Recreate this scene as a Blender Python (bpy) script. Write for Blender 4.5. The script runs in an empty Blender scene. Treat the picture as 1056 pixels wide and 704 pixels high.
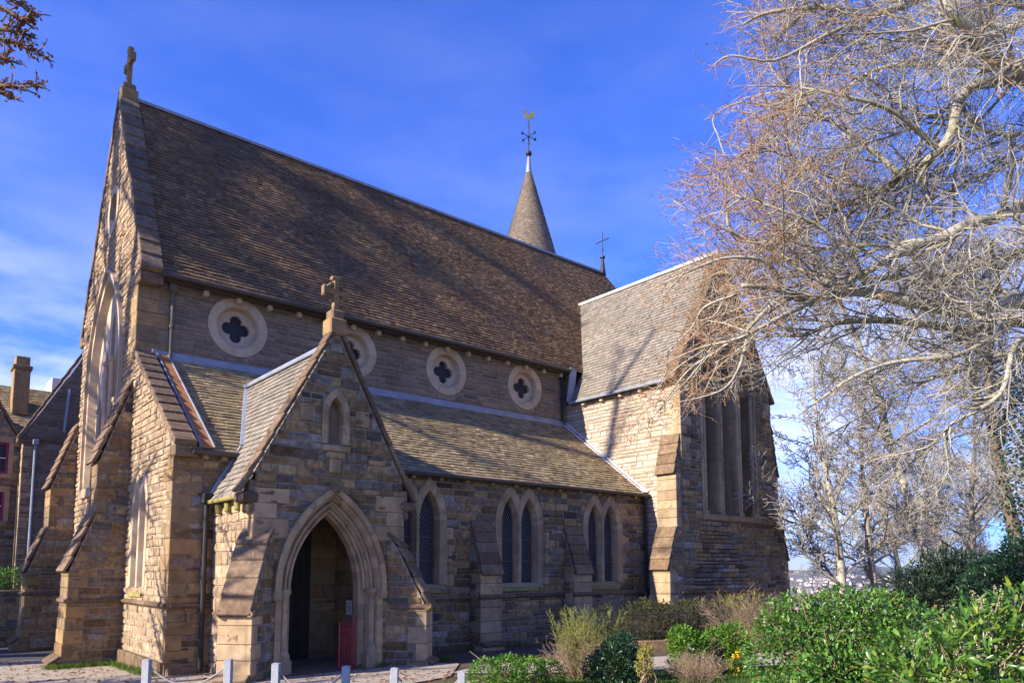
import bpy, math, random
import numpy as np
from mathutils import Vector
from mathutils.geometry import tessellate_polygon
R = math.radians
sc = bpy.context.scene
COL = sc.collection
random.seed(7)

# ------------------------------------------------------------------ camera, sky, sun, exposure
CAM = Vector((-4.45, -19.931, 2.145)); YAW = 0.6908; PITCH = 0.1022
fwd = Vector((math.sin(YAW)*math.cos(PITCH), math.cos(YAW)*math.cos(PITCH), math.sin(PITCH)))
rgt = Vector((math.cos(YAW), -math.sin(YAW), 0)); upv = rgt.cross(fwd)
cd = bpy.data.cameras.new('camera'); cam = bpy.data.objects.new('camera', cd); COL.objects.link(cam)
cam.location = CAM; cam.rotation_euler = fwd.to_track_quat('-Z', 'Y').to_euler()
cd.sensor_width = 36; cd.lens = 36*762.815/1056; cd.shift_x = 9.137/1056; cd.shift_y = 156.69/1056
cd.clip_start = 0.1; cd.clip_end = 30000
sc.camera = cam
def at(px, py, depth):                       # a photo pixel at a given distance in front of the camera
    return CAM + depth*fwd + rgt*((px-518.863)/762.815*depth) - upv*((py-508.69)/762.815*depth)

SUND = Vector((2.0, -0.22, -1.0)).normalized()     # the way the sunlight travels
wd = bpy.data.worlds.new('World'); sc.world = wd; wd.use_nodes = True
nt = wd.node_tree; nt.nodes.clear()
def N(t, typ, **kw):
    n = t.nodes.new(typ)
    for k, v in kw.items(): setattr(n, k, v)
    return n
wo = N(nt, 'ShaderNodeOutputWorld'); bg = N(nt, 'ShaderNodeBackground'); bg.inputs[1].default_value = 0.064
sky = N(nt, 'ShaderNodeTexSky', sky_type='NISHITA', sun_disc=False)
sky.sun_elevation = math.asin(-SUND.z); sky.sun_rotation = math.atan2(-SUND.x, -SUND.y)
sky.altitude = 100; sky.air_density = 1.0; sky.dust_density = 0.1; sky.ozone_density = 2.5
hs = N(nt, 'ShaderNodeHueSaturation'); hs.inputs['Saturation'].default_value = 1.0; hs.inputs['Value'].default_value = 1.0
tc = N(nt, 'ShaderNodeTexCoord'); mp = N(nt, 'ShaderNodeMapping'); mp.inputs['Scale'].default_value = (1.6, 1.6, 5.0)
cn = N(nt, 'ShaderNodeTexNoise'); cn.inputs['Scale'].default_value = 2.6; cn.inputs['Detail'].default_value = 9; cn.inputs['Roughness'].default_value = 0.58
cr = N(nt, 'ShaderNodeValToRGB'); cr.color_ramp.elements[0].position = 0.37; cr.color_ramp.elements[1].position = 0.68
sx = N(nt, 'ShaderNodeSeparateXYZ')
er = N(nt, 'ShaderNodeValToRGB'); er.color_ramp.elements[0].position = 0.0; er.color_ramp.elements[0].color = (1, 1, 1, 1)
er.color_ramp.elements[1].position = 0.75; er.color_ramp.elements[1].color = (0, 0, 0, 1)
e2 = er.color_ramp.elements.new(0.2); e2.color = (.85, .85, .85, 1); e3 = er.color_ramp.elements.new(0.4); e3.color = (.10, .10, .10, 1)
mu = N(nt, 'ShaderNodeMath', operation='MULTIPLY')
mx = N(nt, 'ShaderNodeMixRGB'); mx.inputs[2].default_value = (9.2, 9.6, 10.4, 1)
L = nt.links.new
tm = N(nt, 'ShaderNodeMixRGB', blend_type='MULTIPLY'); tm.inputs[0].default_value = 1; tm.inputs[2].default_value = (.36, .84, 2.3, 1)
L(sky.outputs[0], tm.inputs[1]); L(tm.outputs[0], hs.inputs['Color']); L(tc.outputs['Generated'], mp.inputs[0]); L(mp.outputs[0], cn.inputs['Vector'])
L(cn.outputs['Fac'], cr.inputs[0]); L(tc.outputs['Generated'], sx.inputs[0]); L(sx.outputs['Z'], er.inputs[0])
L(cr.outputs[0], mu.inputs[0]); L(er.outputs[0], mu.inputs[1]); L(mu.outputs[0], mx.inputs[0])
L(hs.outputs[0], mx.inputs[1]); L(mx.outputs[0], bg.inputs[0]); L(bg.outputs[0], wo.inputs[0])
sd = bpy.data.lights.new('sun', 'SUN'); so = bpy.data.objects.new('sun', sd); COL.objects.link(so)
sd.energy = 5.0; sd.angle = R(0.48); sd.color = (1.0, 0.88, 0.72)
so.rotation_euler = SUND.to_track_quat('-Z', 'Y').to_euler(); so.location = (-20, 4, 30)
sc.view_settings.view_transform = 'Standard'; sc.view_settings.look = 'None'
sc.view_settings.exposure = 1.22; sc.view_settings.gamma = 1.0
sc.cycles.max_bounces = 6; sc.cycles.diffuse_bounces = 3; sc.cycles.transparent_max_bounces = 8

# ------------------------------------------------------------------ materials
def lin(c): return (c[0], c[1], c[2], 1)
def ramp(t, cols, interp='LINEAR'):
    r = N(t, 'ShaderNodeValToRGB'); el = r.color_ramp.elements
    r.color_ramp.interpolation = interp
    el[0].position = 0; el[0].color = lin(cols[0]); el[1].position = 1; el[1].color = lin(cols[-1])
    for i, c in enumerate(cols[1:-1]):
        e = el.new((i+1)/(len(cols)-1)); e.color = lin(c)
    return r
def material(name, cols, rough=.9, nscale=5, nlo=.7, nhi=1.25, bump=.5, bscale=22, bdist=.02, big=0.0, bigscale=.5,
             spots=None, spotscale=9, spotat=.62, spots2=None, spot2scale=1.1, spot2at=.6, trans=0.0, metal=0, spec=.3, streak=None):
    """random colour per separate stone / slate / leaf, broken by noise, with optional lichen, stain or painted dapple patches"""
    m = bpy.data.materials.new(name); m.use_nodes = True; t = m.node_tree; t.nodes.clear(); L = t.links.new
    o = N(t, 'ShaderNodeOutputMaterial'); b = N(t, 'ShaderNodeBsdfPrincipled')
    b.inputs['Roughness'].default_value = rough; b.inputs['Metallic'].default_value = metal
    b.inputs['Specular IOR Level'].default_value = spec
    g = N(t, 'ShaderNodeNewGeometry'); tc = N(t, 'ShaderNodeTexCoord')
    r = ramp(t, cols); L(g.outputs['Random Per Island'], r.inputs[0]); c = r.outputs[0]
    def noise(s, d=5, ro=.6):
        n = N(t, 'ShaderNodeTexNoise'); n.inputs['Scale'].default_value = s; n.inputs['Detail'].default_value = d
        n.inputs['Roughness'].default_value = ro; L(tc.outputs['Object'], n.inputs['Vector']); return n
    def mult(c, n, lo, hi):
        mr = N(t, 'ShaderNodeMapRange'); mr.inputs[1].default_value = .25; mr.inputs[2].default_value = .75
        mr.inputs[3].default_value = lo; mr.inputs[4].default_value = hi; L(n.outputs['Fac'], mr.inputs[0])
        x = N(t, 'ShaderNodeMixRGB', blend_type='MULTIPLY'); x.inputs[0].default_value = 1
        L(c, x.inputs[1]); L(mr.outputs[0], x.inputs[2]); return x.outputs[0]
    def patch(c, col, s, a, w=.07, st=.85):
        n = noise(s, 6, .65); rr = N(t, 'ShaderNodeMapRange'); rr.inputs[1].default_value = a; rr.inputs[2].default_value = a+w
        rr.inputs[4].default_value = st; L(n.outputs['Fac'], rr.inputs[0])
        x = N(t, 'ShaderNodeMixRGB'); L(rr.outputs[0], x.inputs[0]); L(c, x.inputs[1]); x.inputs[2].default_value = lin(col); return x.outputs[0]
    c = mult(c, noise(nscale), nlo, nhi)
    if big: c = mult(c, noise(bigscale, 4), 1-big, 1+big)
    if streak:                                       # rain streaks down the face
        mpn = N(t, 'ShaderNodeMapping'); mpn.inputs['Scale'].default_value = (3.2, 3.2, .22); L(tc.outputs['Object'], mpn.inputs[0])
        n = N(t, 'ShaderNodeTexNoise'); n.inputs['Scale'].default_value = 1.0; n.inputs['Detail'].default_value = 5; L(mpn.outputs[0], n.inputs['Vector'])
        rr = N(t, 'ShaderNodeMapRange'); rr.inputs[1].default_value = .56; rr.inputs[2].default_value = .72; rr.inputs[4].default_value = .7; L(n.outputs['Fac'], rr.inputs[0])
        x = N(t, 'ShaderNodeMixRGB'); L(rr.outputs[0], x.inputs[0]); L(c, x.inputs[1]); x.inputs[2].default_value = lin(streak); c = x.outputs[0]
    if spots: c = patch(c, spots, spotscale, spotat)
    if spots2: c = patch(c, spots2, spot2scale, spot2at, .16, .6)
    L(c, b.inputs['Base Color'])
    if bump:
        bn = noise(bscale, 7, .65); bu = N(t, 'ShaderNodeBump'); bu.inputs['Strength'].default_value = bump
        bu.inputs['Distance'].default_value = bdist; L(bn.outputs['Fac'], bu.inputs['Height']); L(bu.outputs[0], b.inputs['Normal'])
    if trans:
        tr = N(t, 'ShaderNodeBsdfTranslucent'); L(c, tr.inputs[0]); ms = N(t, 'ShaderNodeMixShader'); ms.inputs[0].default_value = trans
        L(b.outputs[0], ms.inputs[1]); L(tr.outputs[0], ms.inputs[2]); L(ms.outputs[0], o.inputs[0])
    else: L(b.outputs[0], o.inputs[0])
    return m
RUB = [(0.121, 0.075, 0.035), (0.251, 0.153, 0.068), (0.349, 0.226, 0.104), (0.169, 0.108, 0.055), (0.469, 0.323, 0.157), (0.282, 0.165, 0.067), (0.193, 0.132, 0.075), (0.388, 0.263, 0.125), (0.139, 0.092, 0.052), (0.183, 0.15, 0.114), (0.274, 0.232, 0.18), (.06,.047,.036), (.36,.315,.26), (.27,.185,.14), (.10,.08,.062)]
M = {}
M['rubble'] = material('rubble sandstone', RUB, nscale=9, nlo=.42, nhi=1.5, bump=1.0, bscale=11, bdist=.08, big=.25, bigscale=.45,
                       spots=(.27,.25,.20), spotscale=12, spotat=.64, spots2=(.075,.062,.046), spot2scale=.9, spot2at=.54, streak=(.10,.082,.058))
M['clere'] = material('clerestory sandstone', [(0.167,0.123,0.084),(0.232,0.168,0.114),(0.266,0.195,0.133),(0.188,0.137,0.093),(0.296,0.225,0.151),(0.138,0.101,0.069)], nscale=7, nlo=.7, nhi=1.2,
                      bump=.8, bscale=14, bdist=.04, big=.2, spots=(.34,.30,.25), spotscale=12, spotat=.66, spots2=(.10,.075,.058), spot2scale=1.2, spot2at=.55, streak=(.12,.095,.075))
M['westrub'] = material('pale stained and shadow dappled sandstone', [(0.361,0.257,0.155),(0.433,0.316,0.202),(0.297,0.204,0.121),(0.487,0.363,0.234),(0.388,0.264,0.155)], nscale=6, nlo=.62, nhi=1.2,
                        bump=1.0, bscale=12, bdist=.05, big=.2, spots=(.17,.13,.09), spotscale=3.4, spotat=.53)  # dark spots: real staining, enlarged to paint in tree-shadow dapples
M['tranrub'] = material('pale pink sandstone', [(0.428,0.347,0.267),(0.502,0.419,0.331),(0.363,0.284,0.215),(0.558,0.477,0.387),(0.428,0.31,0.206)], nscale=6, nlo=.7, nhi=1.15,
                        bump=.8, bscale=12, bdist=.04, big=.15, spots=(.22,.18,.14), spotscale=6, spotat=.62, streak=(.42,.25,.12))
M['mortar'] = material('lime mortar', [(.27,.225,.17)]*2, nscale=9, nlo=.6, nhi=1.3, bump=.5, bscale=40, big=.2)
M['mortarpale'] = material('pale lime mortar', [(.30,.25,.19)]*2, nscale=9, nlo=.6, nhi=1.2, bump=.5, bscale=40, big=.2)
M['dressed'] = material('dressed tan sandstone', [(0.374,0.257,0.142),(0.437,0.314,0.185),(0.312,0.206,0.11),(0.406,0.309,0.194),(0.447,0.304,0.168),(0.343,0.26,0.163),(0.281,0.196,0.12)], nscale=4, nlo=.72, nhi=1.18,
                        bump=.3, bscale=30, bdist=.012, big=.2, spots=(.12,.10,.07), spotscale=5, spotat=.6, spots2=(.16,.155,.07), spot2scale=1.4, spot2at=.6, streak=(.13,.10,.065))
M['dressedclean'] = material('cream dressed sandstone', [(0.446,0.336,0.224),(0.484,0.377,0.262),(0.418,0.308,0.202)], nscale=4, nlo=.8, nhi=1.15, bump=.25, bscale=30, bdist=.01,
                             spots=(.22,.16,.10), spotscale=3, spotat=.64)
M['ochre'] = material('ochre dressed sandstone', [(0.273,0.169,0.072),(0.347,0.227,0.107),(0.215,0.134,0.061),(0.252,0.174,0.092),(0.184,0.127,0.07),(0.304,0.221,0.123)], nscale=4, nlo=.65, nhi=1.2, bump=.35, bscale=26, bdist=.015,
                      big=.2, spots=(.10,.08,.05), spotscale=3, spotat=.6, spots2=(.17,.16,.05), spot2scale=1.2, spot2at=.56)
M['weather'] = material('weathered lichened sandstone', [(0.144,0.095,0.057),(0.201,0.134,0.082),(0.109,0.074,0.046),(0.172,0.112,0.067),(0.23,0.16,0.101)], nscale=7, nlo=.5, nhi=1.4, bump=.9, bscale=20, bdist=.02,
                        spots=(.34,.31,.22), spotscale=11, spotat=.62, spots2=(.2,.19,.08), spot2scale=2, spot2at=.58)
M['moss'] = material('mossy sandstone', [(0.213,0.2,0.055),(0.275,0.237,0.088)], nscale=6, nlo=.6, nhi=1.3, bump=.5, bscale=22)
M['slate'] = material('brown stone slate', [(0.117,0.067,0.031),(0.15,0.09,0.041),(0.187,0.114,0.054),(0.135,0.079,0.036),(0.247,0.155,0.073),(0.101,0.059,0.03),(0.165,0.099,0.045)], rough=.8, nscale=8, nlo=.55, nhi=1.45,
                      bump=.5, bscale=20, bdist=.01, big=.3, bigscale=.6, spots=(.36,.31,.2), spotscale=11, spotat=.68, spots2=(.075,.06,.045), spot2scale=.45, spot2at=.52, streak=(.10,.085,.06))
M['slate2'] = material('lichened grey slate', [(0.192,0.142,0.073),(0.259,0.197,0.099),(0.321,0.24,0.124),(0.148,0.109,0.065),(0.37,0.284,0.154)], rough=.8, nscale=8, nlo=.7, nhi=1.25,
                       bump=.5, bscale=20, bdist=.01, big=.2, bigscale=.8, spots=(.36,.31,.15), spotscale=10, spotat=.66, spots2=(.10,.10,.05), spot2scale=.8, spot2at=.6)
M['slate3'] = material('silver grey slate', [(.175,.152,.122),(.21,.185,.148),(.245,.215,.178),(.15,.13,.105)], rough=.7, nscale=8, nlo=.75, nhi=1.2,
                       bump=.5, bscale=20, bdist=.01, big=.2, bigscale=.5, spots=(.32,.3,.27), spotscale=12, spotat=.68)
M['spireslate'] = material('spire slates', [(.15,.118,.085),(.18,.145,.105),(.13,.10,.075),(.21,.17,.125)], rough=.8, nscale=6, bump=.4, big=.2)
M['under'] = material('roof boarding', [(.05,.04,.035)]*2, bump=0)
M['lead'] = material('lead sheet', [(.20,.225,.29),(.25,.275,.34)], rough=.5, nscale=3, nlo=.7, nhi=1.2, bump=.2, bscale=6, spec=.6)
M['whitelead'] = material('pale ridge tile', [(.46,.45,.46),(.54,.52,.52)], rough=.6, nscale=3, bump=.2)
M['iron'] = material('dark painted iron', [(.014,.014,.015)]*2, rough=.6, nscale=8, bump=.1, spec=.4)
M['pipe'] = material('brown painted cast iron', [(.10,.085,.06)]*2, rough=.55, nscale=8, bump=.1, spec=.4)
M['gutter'] = material('rusty brown gutter', [(.075,.06,.047)]*2, rough=.6, nscale=5, bump=.2)
M['glass'] = material('dark leaded glass', [(.018,.018,.026),(.03,.028,.04)], rough=.22, nscale=3, bump=.9, bscale=7, bdist=.05, spec=.22)
M['lattice'] = material('lead lattice', [(.11,.11,.125)]*2, rough=.5, bump=0)
M['wood'] = material('dark oak boards', [(.022,.015,.011),(.035,.024,.017)], rough=.6, nscale=6, bump=.4)
M['red'] = material('dark red painted iron', [(.25,.008,.022)]*2, rough=.4, nscale=8, bump=.05, spec=.5)
M['gold'] = material('gilded metal', [(.85,.55,.12)]*2, rough=.3, metal=1, bump=0)
M['rust'] = material('rusty copper flashing', [(.34,.13,.04),(.40,.19,.07)], rough=.7, nscale=4, bump=.2, spots=(.3,.26,.13), spotscale=2, spotat=.56)
M['paper'] = material('white paper', [(.75,.75,.76)]*2, bump=0)
M['print'] = material('grey print', [(.2,.2,.22)]*2, bump=0)
M['postw'] = material('weathered white post paint', [(.33,.34,.37),(.39,.40,.43)], rough=.6, nscale=10, nlo=.75, nhi=1.1, bump=.2, spots=(.3,.3,.29), spotscale=9, spotat=.66)
M['rope'] = material('grey rope', [(.38,.36,.31),(.3,.28,.24)], nscale=30, bump=.6, bscale=60)
M['pink'] = material('magenta painted wood', [(.33,.02,.09)]*2, rough=.5, bump=0)
M['white'] = material('off white render', [(.7,.66,.66)]*2, bump=.1)
M['housestone'] = material('brown house stone', [(.14,.10,.07),(.2,.15,.11),(.17,.12,.085),(.25,.2,.15)], nscale=5, nlo=.65, nhi=1.2, bump=.7, bscale=14, bdist=.03, big=.2)
M['houseslate'] = material('purple slate', [(.06,.045,.055),(.085,.065,.07)], rough=.6, nscale=6, bump=.3)
M['bark'] = material('pale beech bark', [(.35,.325,.26),(.41,.385,.32),(.30,.275,.215)], nscale=5, nlo=.55, nhi=1.15, bump=.6, bscale=9, bdist=.03, spots=(.20,.20,.09), spotscale=2.5, spotat=.56)
M['twig'] = material('pale grey twigs', [(.27,.24,.19),(.36,.33,.27),(.45,.42,.35),(.22,.19,.15)], nscale=3, bump=0)
M['twigrust'] = material('red brown twigs', [(.36,.22,.12),(.42,.28,.17),(.31,.19,.11)], nscale=3, bump=0)
M['budrust'] = material('russet buds', [(.38,.17,.07),(.44,.22,.09),(.30,.13,.06)], bump=0, trans=.3)
M['darkbark'] = material('dark bark', [(.10,.08,.06),(.14,.115,.085)], nscale=5, bump=.6, bscale=9, bdist=.03)
M['midbark'] = material('brown grey bark', [(.27,.225,.16),(.33,.28,.205),(.23,.185,.13)], nscale=4, nlo=.6, nhi=1.2, bump=.6, bscale=9, bdist=.03, spots=(.15,.16,.06), spotscale=1.5, spotat=.58)
M['rhodo'] = material('rhododendron leaves', [(0.046,0.122,0.02),(0.073,0.195,0.024),(0.1,0.244,0.031),(0.055,0.146,0.036),(0.146,0.276,0.036),(0.064,0.163,0.026)], rough=.38, bump=0, trans=.22, spec=.5)
M['deadleaf'] = material('russet dead leaves', [(.22,.07,.02),(.28,.11,.03),(.16,.06,.03)], bump=0, trans=.2)
M['laurel'] = material('laurel leaves', [(0.037,0.103,0.018),(0.069,0.172,0.022),(0.112,0.241,0.03),(0.05,0.138,0.03),(0.163,0.276,0.04),(0.25,0.287,0.04)], rough=.32, bump=0, trans=.25, spec=.55)
M['laurelflower'] = material('cream flower spikes', [(.35,.36,.2),(.42,.42,.28),(.28,.3,.15)], bump=0, trans=.2)
M['box'] = material('bright hedge leaves', [(0.057,0.154,0.012),(0.092,0.22,0.018),(0.138,0.286,0.025),(0.046,0.121,0.015)], rough=.5, bump=0, trans=.25)
M['darkleaf'] = material('dark glossy leaves', [(.012,.045,.018),(.02,.065,.025),(.03,.08,.03)], rough=.35, bump=0, trans=.15, spec=.5)
M['conifer'] = material('dark evergreen needles', [(.012,.03,.016),(.02,.042,.022),(.03,.05,.03)], rough=.6, bump=0, trans=.1)
M['broom'] = material('green broom stems', [(.20,.23,.05),(.27,.26,.07),(.16,.19,.045)], bump=0)
M['tanstem'] = material('tan dry stems', [(.33,.25,.16),(.28,.19,.12),(.38,.3,.2)], bump=0)
M['bramble'] = material('bramble leaves', [(.035,.05,.015),(.06,.075,.02),(.045,.04,.018)], bump=0, trans=.2)
M['yellow'] = material('yellow flowers', [(.75,.5,.02),(.65,.45,.03)], bump=0, trans=.2)
M['paleflower'] = material('pale lilac flowers', [(.55,.55,.68),(.65,.62,.66)], bump=0, trans=.2)
M['yellowleaf'] = material('yellow green leaves', [(.26,.27,.03),(.33,.30,.04),(.2,.24,.03)], bump=0, trans=.3)
M['grassblade'] = material('grass blades', [(.06,.13,.015),(.09,.17,.02),(.13,.2,.03)], bump=0, trans=.3)
M['gravel'] = material('brown gravel', [(.40,.345,.265)]*2, nscale=45, nlo=.45, nhi=1.5, bump=1, bscale=60, bdist=.02, big=.2, bigscale=1.3, spots=(.15,.09,.055), spotscale=14, spotat=.58)
M['path'] = material('pale gravel path', [(.42,.36,.29)]*2, nscale=50, nlo=.6, nhi=1.3, bump=.8, bscale=60, bdist=.015, big=.15, bigscale=1.5)
M['asphalt'] = material('old asphalt', [(.065,.062,.06)]*2, nscale=60, nlo=.7, nhi=1.3, bump=.4, bscale=80, bdist=.005)
M['soil'] = material('garden soil with leaf litter', [(.10,.07,.048)]*2, nscale=18, nlo=.5, nhi=1.6, bump=1, bscale=26, bdist=.04, spots=(.2,.11,.06), spotscale=16, spotat=.58)
M['lawn'] = material('lawn turf', [(.055,.11,.015)]*2, nscale=20, nlo=.6, nhi=1.4, bump=1, bscale=50, bdist=.03, big=.2)
M['land'] = material('valley land', [(.085,.095,.05)]*2, nscale=.012, nlo=.4, nhi=1.6, bump=0, spots=(.17,.14,.09), spotscale=.006, spotat=.5, spots2=(.035,.05,.03), spot2scale=.003, spot2at=.5)
M['townwall'] = material('pale town houses', [(.5,.45,.4),(.6,.57,.52),(.35,.27,.22),(.55,.5,.48)], bump=0)
M['townroof'] = material('town roofs', [(.12,.11,.12),(.2,.13,.1),(.15,.14,.14)], bump=0)

# ------------------------------------------------------------------ object helpers
ROOT = {}
class MB:
    def __init__(s): s.v = []; s.f = []; s.m = []; s.mi = 0
    def add(s, vs, fs):
        k = len(s.v); s.v.extend([tuple(p) for p in vs]); s.f.extend([tuple(i+k for i in f) for f in fs]); s.m.extend([s.mi]*len(fs))
    def build(s, name, mats, parent=None, smooth=False, loc=None):
        me = bpy.data.meshes.new(name)
        off = Vector((0, 0, 0))
        p = parent
        while p is not None:
            off = off + p.location; p = p.parent
        if loc is not None: off = Vector(loc)
        a = np.array(s.v, dtype=float).reshape(-1, 3) - np.array(off)
        me.from_pydata(a.tolist(), [], s.f)
        for m in (mats if isinstance(mats, (list, tuple)) else [mats]): me.materials.append(m)
        if len(set(s.m)) > 1: me.polygons.foreach_set('material_index', s.m)
        if smooth: me.polygons.foreach_set('use_smooth', [True]*len(s.f))
        me.update()
        o = bpy.data.objects.new(name, me); COL.objects.link(o)
        if parent is not None: o.parent = parent
        elif loc is not None: o.location = loc
        return o
def tag(o, label=None, cat=None, group=None, kind=None):
    if label: o['label'] = label
    if cat: o['category'] = cat
    if group: o['group'] = group
    if kind: o['kind'] = kind
    return o
def thing(name, label, cat, loc=(0, 0, 0), group=None):
    o = bpy.data.objects.new(name, None); COL.objects.link(o); o.location = loc; o.empty_display_size = .3
    return tag(o, label, cat, group)
V3 = lambda *a: Vector(a)
X, Y, Z = V3(1, 0, 0), V3(0, 1, 0), V3(0, 0, 1)
class F:                                      # a flat working frame: u along the wall, v up it, d out of it
    def __init__(s, O, U, V, Nn): s.O = Vector(O); s.U = Vector(U); s.V = Vector(V); s.N = Vector(Nn)
    def __call__(s, u, v, d=0): return s.O + s.U*u + s.V*v + s.N*d
BOXI = {}
def obox(mb, c, ax, ay, az, h, ch=.012):      # chamfered box: centre, unit axes, half sizes
    ch = min(ch, min(h)*.45)
    vs = []; idx = {}
    for sx in (-1, 1):
        for sy in (-1, 1):
            for sz in (-1, 1):
                for a in range(3):
                    e = [h[0], h[1], h[2]]
                    for b in range(3):
                        if b != a: e[b] -= ch
                    idx[(sx, sy, sz, a)] = len(vs)
                    vs.append(c + ax*(sx*e[0]) + ay*(sy*e[1]) + az*(sz*e[2]))
    fs = []
    S = (-1, 1)
    I = lambda s, a: idx[(s[0], s[1], s[2], a)]
    for a in range(3):
        b, d = (a+1) % 3, (a+2) % 3
        for sa in S:
            q = []
            for sb, sd_ in ((-1, -1), (1, -1), (1, 1), (-1, 1)):
                s = [0, 0, 0]; s[a] = sa; s[b] = sb; s[d] = sd_; q.append(I(s, a))
            fs.append(q if sa > 0 else q[::-1])
        for sb in S:                          # edges along axis a between faces b and d
            for sd_ in S:
                s0 = [0, 0, 0]; s0[a] = -1; s0[b] = sb; s0[d] = sd_; s1 = list(s0); s1[a] = 1
                fs.append([I(s0, b), I(s1, b), I(s1, d), I(s0, d)])
    for sx in S:
        for sy in S:
            for sz in S: fs.append([I((sx, sy, sz), 0), I((sx, sy, sz), 1), I((sx, sy, sz), 2)])
    mb.add(vs, fs)
def abox(mb, x0, x1, y0, y1, z0, z1, ch=.012):
    obox(mb, V3((x0+x1)/2, (y0+y1)/2, (z0+z1)/2), X, Y, Z, (abs(x1-x0)/2, abs(y1-y0)/2, abs(z1-z0)/2), ch)
def fbox(mb, fr, u0, u1, v0, v1, d0, d1, ch=.012):
    obox(mb, fr((u0+u1)/2, (v0+v1)/2, (d0+d1)/2), fr.U, fr.V, fr.N, (abs(u1-u0)/2, abs(v1-v0)/2, abs(d1-d0)/2), ch)
def beam(mb, a, b, w, t, up=Z, ch=.01):
    a = Vector(a); b = Vector(b); tt = (b-a); l = tt.length; tt.normalize(); s = tt.cross(up)
    if s.length < 1e-4: s = tt.cross(X)
    s.normalize(); n = s.cross(tt); obox(mb, (a+b)/2, tt, s, n, (l/2, w/2, t/2), ch)
def tube(mb, pts, rad, sides=8, cap=True):
    pts = [Vector(p) for p in pts]; n = len(pts)
    if not isinstance(rad, (list, tuple)): rad = [rad]*n
    vs = []; fs = []; ref = None
    for i, p in enumerate(pts):
        t = (pts[min(i+1, n-1)] - pts[max(i-1, 0)])
        if t.length < 1e-9: t = Vector((0, 0, 1))
        t.normalize()
        if ref is None: ref = t.orthogonal().normalized()
        else:
            ref = ref - t*ref.dot(t)
            ref = ref.normalized() if ref.length > 1e-6 else t.orthogonal().normalized()
        b = t.cross(ref)
        for k in range(sides):
            a = 2*math.pi*k/sides; vs.append(p + (ref*math.cos(a)+b*math.sin(a))*rad[i])
    for i in range(n-1):
        for k in range(sides):
            k2 = (k+1) % sides; fs.append((i*sides+k, i*sides+k2, (i+1)*sides+k2, (i+1)*sides+k))
    if cap:
        fs.append(tuple(range(sides))[::-1]); fs.append(tuple((n-1)*sides+k for k in range(sides)))
    mb.add(vs, fs)
def scan(poly, v):
    xs = []
    for i in range(len(poly)):
        (a, b), (c, d) = poly[i], poly[(i+1) % len(poly)]
        if (b <= v) != (d <= v): xs.append(a + (v-b)/(d-b)*(c-a))
    xs.sort(); return [(xs[i], xs[i+1]) for i in range(0, len(xs)-1, 2)]
def inter(A, B):
    o = []
    for a in A:
        for b in B:
            lo, hi = max(a[0], b[0]), min(a[1], b[1])
            if hi > lo: o.append((lo, hi))
    return o
def minus(A, b):
    o = []
    for a in A:
        if b[1] <= a[0] or b[0] >= a[1]: o.append(a); continue
        if b[0] > a[0]: o.append((a[0], b[0]))
        if b[1] < a[1]: o.append((b[1], a[1]))
    return o
def fill(mb, fr, poly, holes=(), d=0.0):
    loops = [[Vector((u, v, 0)) for u, v in poly]] + [[Vector((u, v, 0)) for u, v in h] for h in holes]
    flat = [p for l in loops for p in l]
    mb.add([fr(p.x, p.y, d) for p in flat], tessellate_polygon(loops))
def stones(mb, fr, poly, holes=(), ch=(.13, .30), ln=(.28, .85), joint=.014, dep=(.008, .028), rough=.018, seed=1):
    """coursed rubble: every stone its own bulging block in front of the mortar"""
    rnd = random.Random(seed); v0 = min(p[1] for p in poly); vmax = max(p[1] for p in poly)
    v = v0
    while v < vmax-.04:
        h = rnd.uniform(*ch); h = min(h, vmax-v)
        a, b = v+.02, v+h-.02
        iv = scan(poly, a)
        for q in ((a+b)/2, b): iv = inter(iv, scan(poly, q))
        for hl in holes:
            for q in (a, (a+b)/2, b):
                for s in scan(hl, q): iv = minus(iv, s)
        for lo, hi in iv:
            u = lo
            while u < hi-.03:
                l = rnd.uniform(*ln)
                if hi-(u+l) < ln[0]*.6: l = hi-u
                if l > ln[1]*1.4: l = l/2
                parts = [(v, v+h)]
                if h > .2 and rnd.random() < .22: parts = [(v, v+h*.5), (v+h*.5, v+h)]
                for (p, q) in parts:
                    j = joint/2
                    r = lambda s: rnd.uniform(-s, s)
                    U0, U1, V0, V1 = u+j+r(.003), u+l-j+r(.003), p+j+r(.003), q-j+r(.003)
                    i = min(.014, (V1-V0)*.2); dd = rnd.uniform(*dep)
                    c0 = [(U0+r(.004), V0+r(.004)), (U1+r(.004), V0+r(.004)), (U1+r(.004), V1+r(.004)), (U0+r(.004), V1+r(.004))]
                    c1 = [(U0+i, V0+i), (U1-i, V0+i), (U1-i, V1-i), (U0+i, V1-i)]
                    vs = [fr(a_, b_, -.01) for a_, b_ in c0] + [fr(a_+r(.006), b_+r(.005), dd+r(.007)) for a_, b_ in c1]
                    nc = 2 if (U1-U0) > .4 else 1
                    if nc == 1:
                        vs.append(fr((U0+U1)/2+r((U1-U0)*.2), (V0+V1)/2+r((V1-V0)*.15), dd+rnd.uniform(0, rough)))
                        top = [(4, 5, 8), (5, 6, 8), (6, 7, 8), (7, 4, 8)]
                    else:
                        um = (U1-U0)*.28
                        vs.append(fr(U0+um+r(.05), (V0+V1)/2+r((V1-V0)*.2), dd+rnd.uniform(0, rough)))
                        vs.append(fr(U1-um+r(.05), (V0+V1)/2+r((V1-V0)*.2), dd+rnd.uniform(0, rough)))
                        top = [(4, 5, 9, 8), (5, 6, 9), (6, 7, 8, 9), (7, 4, 8)]
                    mb.add(vs, [(0, 1, 5, 4), (1, 2, 6, 5), (2, 3, 7, 6), (3, 0, 4, 7)] + top)
                u += l
        v += h
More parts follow.
